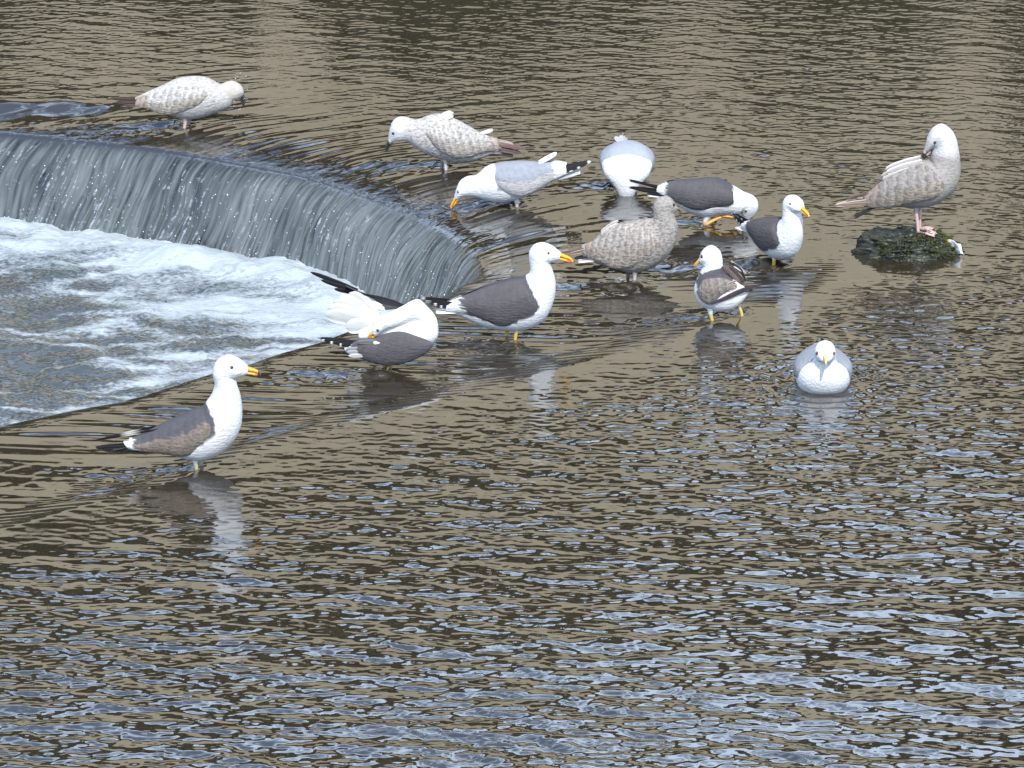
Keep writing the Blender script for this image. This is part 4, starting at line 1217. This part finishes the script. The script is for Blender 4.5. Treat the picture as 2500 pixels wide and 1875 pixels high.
# 8: brown juvenile standing in the middle
GULLS.append(dict(
    label="brown speckled young gull standing upright in the middle of the group, facing right", zoom=Z_(1370, 450, 1730), foot=(1060, 1450), dir=1, h0=0.66, h1=0.74, turn=(4, (1530, 420)),
    base=(0.36, 0.335, 0.31), mot=0.75, headcol=(0.37, 0.345, 0.315), headmot=0.5,
    body=[(300, 915, 330, 1085, 40), (500, 832, 520, 1182, 100), (650, 692, 680, 1232, 160), (820, 607, 850, 1276, 205), (1000, 562, 1030, 1326, 232), (1150, 532, 1230, 1302, 242), (1270, 522, 1430, 1207, 242), (1350, 517, 1590, 1072, 222), (1372, 492, 1700, 902, 192),
          (1372, 442, 1745, 742, 164), (1368, 392, 1738, 612, 146), (1365, 345, 1706, 515, 136), (1380, 280, 1692, 452, 132), (1440, 211, 1692, 432, 130), (1540, 189, 1702, 416, 122), (1630, 213, 1712, 406, 100), (1684, 275, 1722, 400, 66), (1702, 322, 1726, 395, 42)],
    wings=[dict(st=[(1385, 640, 1500, 870, 200, 18), (1280, 562, 1400, 992, 214, 42), (1115, 560, 1200, 1102, 212, 56), (930, 582, 1000, 1190, 192, 56), (760, 642, 780, 1216, 155, 50), (620, 732, 620, 1152, 114, 38), (470, 842, 480, 1102, 77, 26), (350, 890, 382, 1086, 45, 12)],
                col=(0.36, 0.33, 0.30), col2=(0.38, 0.33, 0.285), mot=0.55, mot2=0.55, tip=(0.30, 0.245, 0.21), t0=0.86, tmot=0.4,
                feathers=[prim((470, 950), (120, 1040), 70, 60, 12, (0.25, 0.19, 0.165), edge=(0.5, 0.42, 0.36)), prim((470, 930), (-40, 1040), 56, 50, -6, (0.20, 0.135, 0.115)), prim((520, 1060), (190, 1110), 46, 66, 24, (0.03, 0.025, 0.03)),
                          prim((760, 600), (590, 735), 60, 60, 56, (0.6, 0.57, 0.54)), prim((850, 570), (720, 640), 60, 70, 66, (0.6, 0.57, 0.54))])],
    tail=tailfan((560, 1130), (250, 1150), 66, 76, 6, (0.66, 0.63, 0.60)),
    bill=dict(t=(1702, 325), b=(1730, 404), tip=(1806, 432), w=36, col=(0.10, 0.07, 0.065), marks=[(-1, 0.2, (0.36, 0.29, 0.27), False)]),
    eye=(1665, 292), iris=(0.03, 0.025, 0.02), ring=(0.14, 0.12, 0.11), smudge_shade=[(1650, 290, 55, (0.28, 0.25, 0.24), 0.6)],
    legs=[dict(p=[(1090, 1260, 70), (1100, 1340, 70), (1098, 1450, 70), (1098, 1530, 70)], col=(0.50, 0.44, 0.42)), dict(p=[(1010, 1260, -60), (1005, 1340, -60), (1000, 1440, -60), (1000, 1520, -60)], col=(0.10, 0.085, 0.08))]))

# 10: preening adult with raised tail
GULLS.append(dict(
    label="dark-winged gull preening its rump with white tail fanned up and wings drooped", zoom=Z_(730, 640, 1130), foot=(1205, 1410), dir=1, h0=2, h1=3,
    body=[(800, 880, 840, 1190, 60), (1000, 830, 1000, 1285, 150), (1200, 790, 1200, 1322, 198), (1400, 750, 1400, 1298, 216), (1580, 720, 1600, 1222, 214), (1690, 720, 1760, 1130, 196), (1690, 755, 1868, 1020, 176), (1645, 790, 1884, 900, 156),
          (1600, 802, 1855, 755, 144), (1560, 806, 1750, 622, 134), (1500, 815, 1605, 500, 128, 30), (1400, 824, 1405, 578, 124, 70), (1285, 838, 1262, 638, 118, 110), (1180, 862, 1135, 676, 112, 140), (1110, 900, 1050, 738, 98, 160), (1078, 925, 1005, 815, 74, 172), (1058, 942, 990, 880, 48, 178)], headoff=178, headcap=1,
    wings=[dict(sides=(1,), lean=0.18, st=[(1770, 1010, 1815, 1062, 190, 14), (1690, 962, 1740, 1150, 214, 34), (1560, 915, 1580, 1237, 232, 48), (1380, 868, 1380, 1302, 236, 56), (1200, 890, 1180, 1322, 230, 56), (1010, 962, 980, 1287, 208, 48), (840, 972, 820, 1237, 184, 36), (700, 1005, 705, 1200, 162, 24), (612, 1085, 640, 1165, 150, 9)],
                col=(0.100, 0.094, 0.098), tip=(0.70, 0.71, 0.72), t0=0.90, tl=0.02,
                feathers=[prim((780, 1010), (248, 972), 54, 180, 150, flat=0.15, spots=[(0.95, 0.98, WHITE)]), prim((780, 1030), (300, 1000), 54, 184, 156, flat=0.15, spots=[(0.90, 0.93, WHITE)]), prim((780, 1050), (400, 1030), 56, 188, 164, flat=0.15, spots=[(0.84, 0.88, WHITE)]),
                          prim((780, 1075), (520, 1055), 56, 192, 172, flat=0.15, spots=[(0.76, 0.82, WHITE)]),
                          prim((1060, 985), (800, 1000), 70, 250, 246, (0.16, 0.15, 0.16), flat=0.1), prim((980, 1080), (640, 1110), 60, 236, 196, (0.30, 0.29, 0.30), flat=0.1), prim((990, 1120), (650, 1150), 60, 238, 196, (0.36, 0.35, 0.36), flat=0.1), prim((1000, 1170), (670, 1200), 60, 238, 196, (0.5, 0.5, 0.5), flat=0.1),
                          prim((1130, 1020), (1010, 1000), 46, 262, 256, WHITE, flat=0.1)]),
           dict(sides=(-1,), st=[(1440, 590, 1420, 660, 60, 14), (1300, 535, 1300, 680, 140, 24), (1100, 482, 1120, 700, 170, 26), (900, 445, 920, 640, 180, 22), (760, 400, 780, 520, 180, 16), (640, 350, 650, 450, 180, 10)],
                col=(0.100, 0.094, 0.098),
                feathers=[prim((800, 440), (158, 196), 74, 180, 176, flat=0.15), prim((800, 470), (300, 300), 70, 176, 170, flat=0.15), prim((820, 490), (480, 420), 70, 172, 168, flat=0.15),
                          prim((1120, 650), (800, 490), 90, 150, 140, WHITE, flat=0.1), prim((1150, 680), (880, 560), 90, 140, 130, WHITE, flat=0.1), prim((1160, 700), (950, 640), 90, 130, 120, (0.7, 0.7, 0.7), flat=0.1)])],
    tail=[dict(a=(1010 + i * 8, 850 - i * 9), b=bb, w=225, l0=40 - i * 12, l1=30 - i * 12, edge=(0.47, 0.48, 0.47), col=(0.56 - 0.05 * (i % 2), 0.57 - 0.05 * (i % 2), 0.55 - 0.05 * (i % 2)), flat=0.06, bow=0.06, th=8, sides=(1,))
          for i, bb in enumerate([(640, 870), (362, 700), (400, 610), (470, 540), (550, 470), (690, 425), (800, 490)])]
        + [dict(a=(1150, 960), b=(820, 950), w=80, l0=120, l1=150, col=WHITE, flat=0.1, th=10, sides=(1,))],
    eye=(1075, 835), eyes_off=(-1,), iris=(0.3, 0.26, 0.18), bill=dict(t=(992, 868), b=(1068, 938), tip=(955, 948), w=36, col=(0.74, 0.42, 0.05), marks=[(0.55, 1.5, (0.68, 0.35, 0.05), False)]),
    legs=[dict(p=[(1150, 1270, 60), (1165, 1350, 60), (1160, 1420, 60), (1160, 1500, 60)], col=(0.30, 0.22, 0.06)), dict(p=[(1235, 1270, 100), (1238, 1350, 100), (1238, 1420, 100), (1238, 1500, 100)], col=(0.40, 0.29, 0.06))]))

# 11: sub-adult walking left with a wing half raised
GULLS.append(dict(
    label="mottled-winged gull walking left and away, far wing half raised, yellow bill tipped black", zoom=Z_(1650, 570, 1890, 1731), foot=(640, 1500), dir=-1, h0=0.72, h1=0.80,
    body=[(1270, 980, 1270, 1060, 40), (1130, 902, 1150, 1215, 110), (980, 802, 1000, 1322, 182), (840, 705, 820, 1370, 236), (805, 655, 650, 1356, 256), (800, 632, 490, 1300, 256), (806, 617, 370, 1180, 240), (812, 602, 312, 1000, 220), (815, 572, 362, 800, 195),
          (812, 520, 432, 650, 168), (805, 450, 460, 585, 158), (770, 332, 446, 562, 152), (690, 248, 436, 546, 148), (600, 222, 422, 530, 142), (502, 262, 406, 516, 124), (434, 340, 398, 506, 94), (404, 430, 388, 500, 58)],
    mantle=[(340, 860), (400, 700), (600, 590), (830, 570), (1000, 800), (1000, 950), (700, 1000), (400, 1000)], mcol=(0.10, 0.092, 0.105),
    wings=[dict(sides=(1,), st=[(420, 830, 345, 960, 222, 14), (480, 752, 430, 1100, 246, 34), (600, 712, 570, 1176, 252, 46), (740, 717, 700, 1112, 236, 48), (880, 762, 850, 1022, 198, 38), (1000, 822, 990, 962, 146, 22), (1060, 870, 1062, 930, 112, 8)],
                lean=0.35, col=(0.21, 0.185, 0.165), mot=0.55, scale=0.9, tip=(0.24, 0.20, 0.17), t0=0.72, tmot=0.6,
                feathers=[prim((600, 1150), (1040, 1000), 80, 268, 215, (0.045, 0.03, 0.035), flat=0.1), prim((780, 1080), (1330, 905), 95, 262, 90, (0.05, 0.034, 0.038), flat=0.1), prim((900, 1020), (1420, 885), 70, 240, 60, (0.04, 0.028, 0.03), flat=0.1),
                          prim((840, 840), (1060, 780), 44, 230, 150, (0.20, 0.13, 0.10), flat=0.1, edge=(0.6, 0.55, 0.5)), prim((840, 890), (1060, 850), 44, 232, 150, (0.20, 0.13, 0.10), flat=0.1, edge=(0.65, 0.6, 0.55)), prim((840, 940), (1050, 910), 44, 232, 150, (0.22, 0.15, 0.12), flat=0.1, edge=(0.65, 0.6, 0.55))]),
           dict(sides=(-1,), st=[(830, 510, 800, 640, 90, 30), (890, 482, 850, 700, 110, 46), (960, 520, 900, 760, 130, 40), (1060, 560, 980, 850, 140, 30), (1160, 660, 1080, 900, 140, 22), (1235, 850, 1190, 910, 130, 8)],
                col=(0.17, 0.145, 0.135), mot=0.5, tip=(0.10, 0.075, 0.07), t0=0.7,
                feathers=[prim((920, 560), (1245, 895), 60, 120, 120, (0.30, 0.26, 0.24), flat=0.1, edge=(0.55, 0.5, 0.46)), prim((950, 560), (1190, 720), 34, 96, 90, WHITE, flat=0.1), prim((920, 600), (1200, 890), 80, 100, 90, (0.05, 0.04, 0.04), flat=0.1), prim((880, 640), (1130, 900), 80, 90, 80, (0.12, 0.09, 0.08), flat=0.1),
                          prim((960, 530), (1240, 760), 60, 130, 130, (0.34, 0.30, 0.28), flat=0.1)])],
    tail=tailfan((1100, 1010), (1340, 985), 80, 70, 5, (0.05, 0.05, 0.06)),
    bill=dict(t=(402, 435), b=(388, 512), tip=(262, 612), w=38, col=(0.74, 0.44, 0.05), marks=[(0.55, 0.75, (0.6, 0.15, 0.02), True), (0.72, 0.96, DARKBILL, False)]),
    eye=(440, 380), iris=(0.14, 0.09, 0.07), ring=(0.3, 0.2, 0.18), smudge_shade=[(450, 390, 60, (0.6, 0.58, 0.56), 0.5)],
    legs=[dict(p=[(600, 1290, 90), (610, 1400, 90), (635, 1500, 90), (640, 1580, 90)], col=(0.62, 0.48, 0.12)), dict(p=[(1080, 1200, -60), (1100, 1290, -60), (1150, 1400, -60), (1170, 1510, -60)], col=(0.60, 0.45, 0.14), toes=[(1120, 1570, -90), (1110, 1575, -60), (1120, 1570, -30)])]))

# 12: swimming adult facing the camera
GULLS.append(dict(
    label="pale grey gull swimming towards the camera, apart from the group on the right", zoom=Z_(1890, 800, 2130), foot=(1095, 1310), dir=1, yaw=-91, traced=False, h0=0.55, h1=0.7,
    body=[(-1700, 440, -1700, 350, 60), (-1400, 530, -1400, 140, 250), (-950, 660, -950, -60, 470), (-500, 750, -500, -220, 590), (0, 780, 0, -260, 618), (300, 770, 350, -170, 580), (420, 770, 620, 40, 490), (440, 810, 740, 270, 390), (420, 870, 760, 480, 312),
          (400, 940, 742, 640, 262), (400, 1020, 742, 752, 242), (430, 1140, 762, 820, 240), (520, 1240, 792, 840, 236), (640, 1310, 832, 850, 222), (760, 1250, 882, 865, 180), (850, 1170, 922, 885, 128), (905, 1085, 945, 905, 86)],
    mantle=[(-2300, 900), (-1000, 1200), (390, 1200), (390, 700), (330, 250), (-500, 150), (-2300, 300)], mcol=PALE,
    wings=[dict(st=[(330, 660, 330, 330, 520, 24), (200, 735, 180, 150, 572, 42), (-200, 745, -250, 120, 578, 54), (-600, 700, -650, 200, 490, 50), (-1000, 620, -1050, 300, 350, 40), (-1400, 520, -1450, 360, 190, 22), (-1620, 460, -1640, 390, 110, 10)],
                col=PALE, tip=WHITE, t0=0.86, feathers=[prim((-1350, 450), (-1980, 430), 120, 170, 30, BLACK, th=14), prim((-1350, 430), (-1880, 400), 120, 180, 40, BLACK, th=14)])],
    tail=tailfan((-1400, 330), (-1850, 290), 150, 150, 5, WHITE, th=14),
    bill=dict(t=(905, 1085), b=(945, 915), tip=(1160, 968), w=56, col=(0.66, 0.52, 0.24), marks=[(0.55, 0.9, (0.10, 0.09, 0.10), True), (0.7, 1.0, (0.55, 0.45, 0.2), False)]),
    eye=(800, 1060), eye_r=0.0062, iris=(0.10, 0.05, 0.045), ring=(0.3, 0.2, 0.2),
    smudge_shade=[(800, 1000, 120, (0.68, 0.67, 0.66), 0.5)],
    legs=[dict(p=[(-200, -180, 120), (-250, -320, 120), (-300, -480, 120), (-320, -560, 120)], col=PINK), dict(p=[(-200, -180, -120), (-250, -320, -120), (-300, -480, -120), (-320, -560, -120)], col=PINK)]))

BUILT = []
for sp in GULLS:
    if sp.get("pose") == "n9":
        g = Gull(sp); g.o = (1280, 1335); g.v = g.u
    else:
        g = Gull(sp)
    BUILT.append(g.build())

# ------------------------------------------------------------------ rock under the preening gull
rx, ry = px2g(2212, 610, 0.0); rx, ry = float(rx), float(ry)
n_, m_ = 60, 90
V, F, C, MO = [], [], [], []
for i in range(n_):
    t = (i / (n_ - 1)) * math.pi * 0.5
    for k in range(m_):
        a = 2 * math.pi * k / m_
        V.append((math.cos(a) * math.cos(t), math.sin(a) * math.cos(t), math.sin(t)))
V = np.array(V)
nn = fbm(V[:, 0] * 2.3 + 3, V[:, 1] * 2.3 + V[:, 2] * 2, 501, 4) * 0.20 + fbm(V[:, 0] * 8, V[:, 1] * 8 + V[:, 2] * 7, 502, 3) * 0.075
V = V * (1 + nn)[:, None]
V[:, 2] = np.sign(V[:, 2]) * np.abs(V[:, 2]) ** 0.8
V = V * np.array([0.155, 0.11, 0.074]); V[:, 2] -= 0.012
F = [(i * m_ + k, i * m_ + (k + 1) % m_, (i + 1) * m_ + (k + 1) % m_, (i + 1) * m_ + k) for i in range(n_ - 1) for k in range(m_)]
M_ROCK = simple_mat("wet_rock", (0.012, 0.015, 0.013), (0.045, 0.052, 0.036), 22.0, 0.35, 0.9)
rock = link("rock", py_mesh("rock", V, F), M_ROCK)
rock.location = (rx, ry, 0)
tag(rock, "dark wet rock with green moss standing out of the river under the preening gull", "rock")
M_MOSS = simple_mat("moss", (0.035, 0.045, 0.012), (0.10, 0.11, 0.025), 40.0, 0.9, 0.8)
mv, mf = [], []
rg = np.random.default_rng(9)
for k in range(3800):
    a = rg.uniform(-2.4, 0.6); t = rg.uniform(0.05, 1.3)
    i = int(np.clip(t / (math.pi / 2) * (n_ - 1), 0, n_ - 1)); kk = int((a / (2 * math.pi) * m_)) % m_
    p = V[i * m_ + kk]
    if perlin(np.array([p[0] * 14.0]), np.array([p[1] * 14 + p[2] * 14]), 520)[0] < -0.22: continue
    nrm_ = p / (np.linalg.norm(p) + 1e-6)
    d = nrm_ + rg.normal(size=3) * 0.7; d /= np.linalg.norm(d); s_ = np.cross(d, rg.normal(size=3)); s_ /= np.linalg.norm(s_)
    L = rg.uniform(0.005, 0.014); b = len(mv)
    mv += [p - s_ * 0.0022 - nrm_ * 0.002, p + s_ * 0.0022 - nrm_ * 0.002, p + d * L]
    mf.append((b, b + 1, b + 2))
mo = link("moss", py_mesh("moss", mv, mf, smooth=False), M_MOSS, rock); mo["kind"] = "stuff"

# scrap caught on the rock: white shred with an orange end
M_SCRAP = mat_attr("scrap", 0.6)
sx_, sy_ = px2g(2332, 622, 0.0)
pts = []; fcs = []; cl = []
for i in range(9):
    for j in range(5):
        u_, v_ = i / 8, j / 4
        pts.append(((u_ - 0.5) * 0.055 - 0.012 * v_, 0.018 * math.sin(u_ * 5) + 0.012 * v_, 0.004 + 0.042 * v_ * (1 - abs(u_ - 0.62)) + 0.006 * math.sin(u_ * 9 + v_ * 5)))
        cl.append((0.7, 0.38, 0.08) if (v_ > 0.8 and u_ < 0.5) else (0.66, 0.67, 0.70))
for i in range(8):
    for j in range(4): fcs.append((i * 5 + j, (i + 1) * 5 + j, (i + 1) * 5 + j + 1, i * 5 + j + 1))
sc_me = py_mesh("scrap", pts, fcs, cl)
scr = link("scrap", sc_me, M_SCRAP); scr.location = (float(sx_), float(sy_), 0.0)
md = scr.modifiers.new("thick", 'SOLIDIFY'); md.thickness = 0.002
tag(scr, "crumpled white and orange scrap caught at the right end of the rock", "litter")

# ------------------------------------------------------------------ droplets
def drops(pos, rad):
    V, F = [], []
    ph = [(0, 0, 1), (1, 0, 0), (0, 1, 0), (-1, 0, 0), (0, -1, 0), (0, 0, -1)]
    fa = [(0, 1, 2), (0, 2, 3), (0, 3, 4), (0, 4, 1), (5, 2, 1), (5, 3, 2), (5, 4, 3), (5, 1, 4)]
    for p, r in zip(pos, rad):
        b = len(V)
        V += [(p[0] + r * x, p[1] + r * y, p[2] + r * z) for x, y, z in ph]; F += [tuple(b + i for i in f) for f in fa]
    return V, F


M_DROP, n, l, o = new_mat("droplet")
b = n.new("ShaderNodeBsdfPrincipled"); b.inputs["Base Color"].default_value = (0.82, 0.86, 0.9, 1); b.inputs["Roughness"].default_value = 0.12
l.new(b.outputs[0], o.inputs["Surface"])
rg = np.random.default_rng(5)
pos, rad = [], []
for k in range(520):
    i = int(rg.uniform(0, 0.62) * NS); j = int(16 + (NT - 17) * rg.uniform(0.25, 1.0))
    pos.append((PX[i, j] + nrm[i, 0] * rg.uniform(0.004, 0.03), PY[i, j] + nrm[i, 1] * rg.uniform(0.004, 0.03), PZ[i, j] + rg.uniform(-0.01, 0.02))); rad.append(rg.uniform(0.0008, 0.0026))
v, f = drops(pos, rad)
o_ = link("spray", py_mesh("spray", v, f), M_DROP); tag(o_, kind="stuff")
pos, rad = [], []
hx, hy, hz = BUILT[2].org
for k in range(26):
    X0 = rg.normal(588, 11); Y0 = rg.uniform(185, 330)
    x, y = px2g(X0, 311, 0.0); t = (311 - Y0) * m_per_px(hy) / math.cos(0.30)
    if t < 0.004: continue
    pos.append((float(x), hy - 0.02 + rg.normal() * 0.01, t)); rad.append(rg.uniform(0.0009, 0.0019))
v, f = drops(pos, rad)
o_ = link("splash", py_mesh("splash", v, f), M_DROP); tag(o_, kind="stuff")
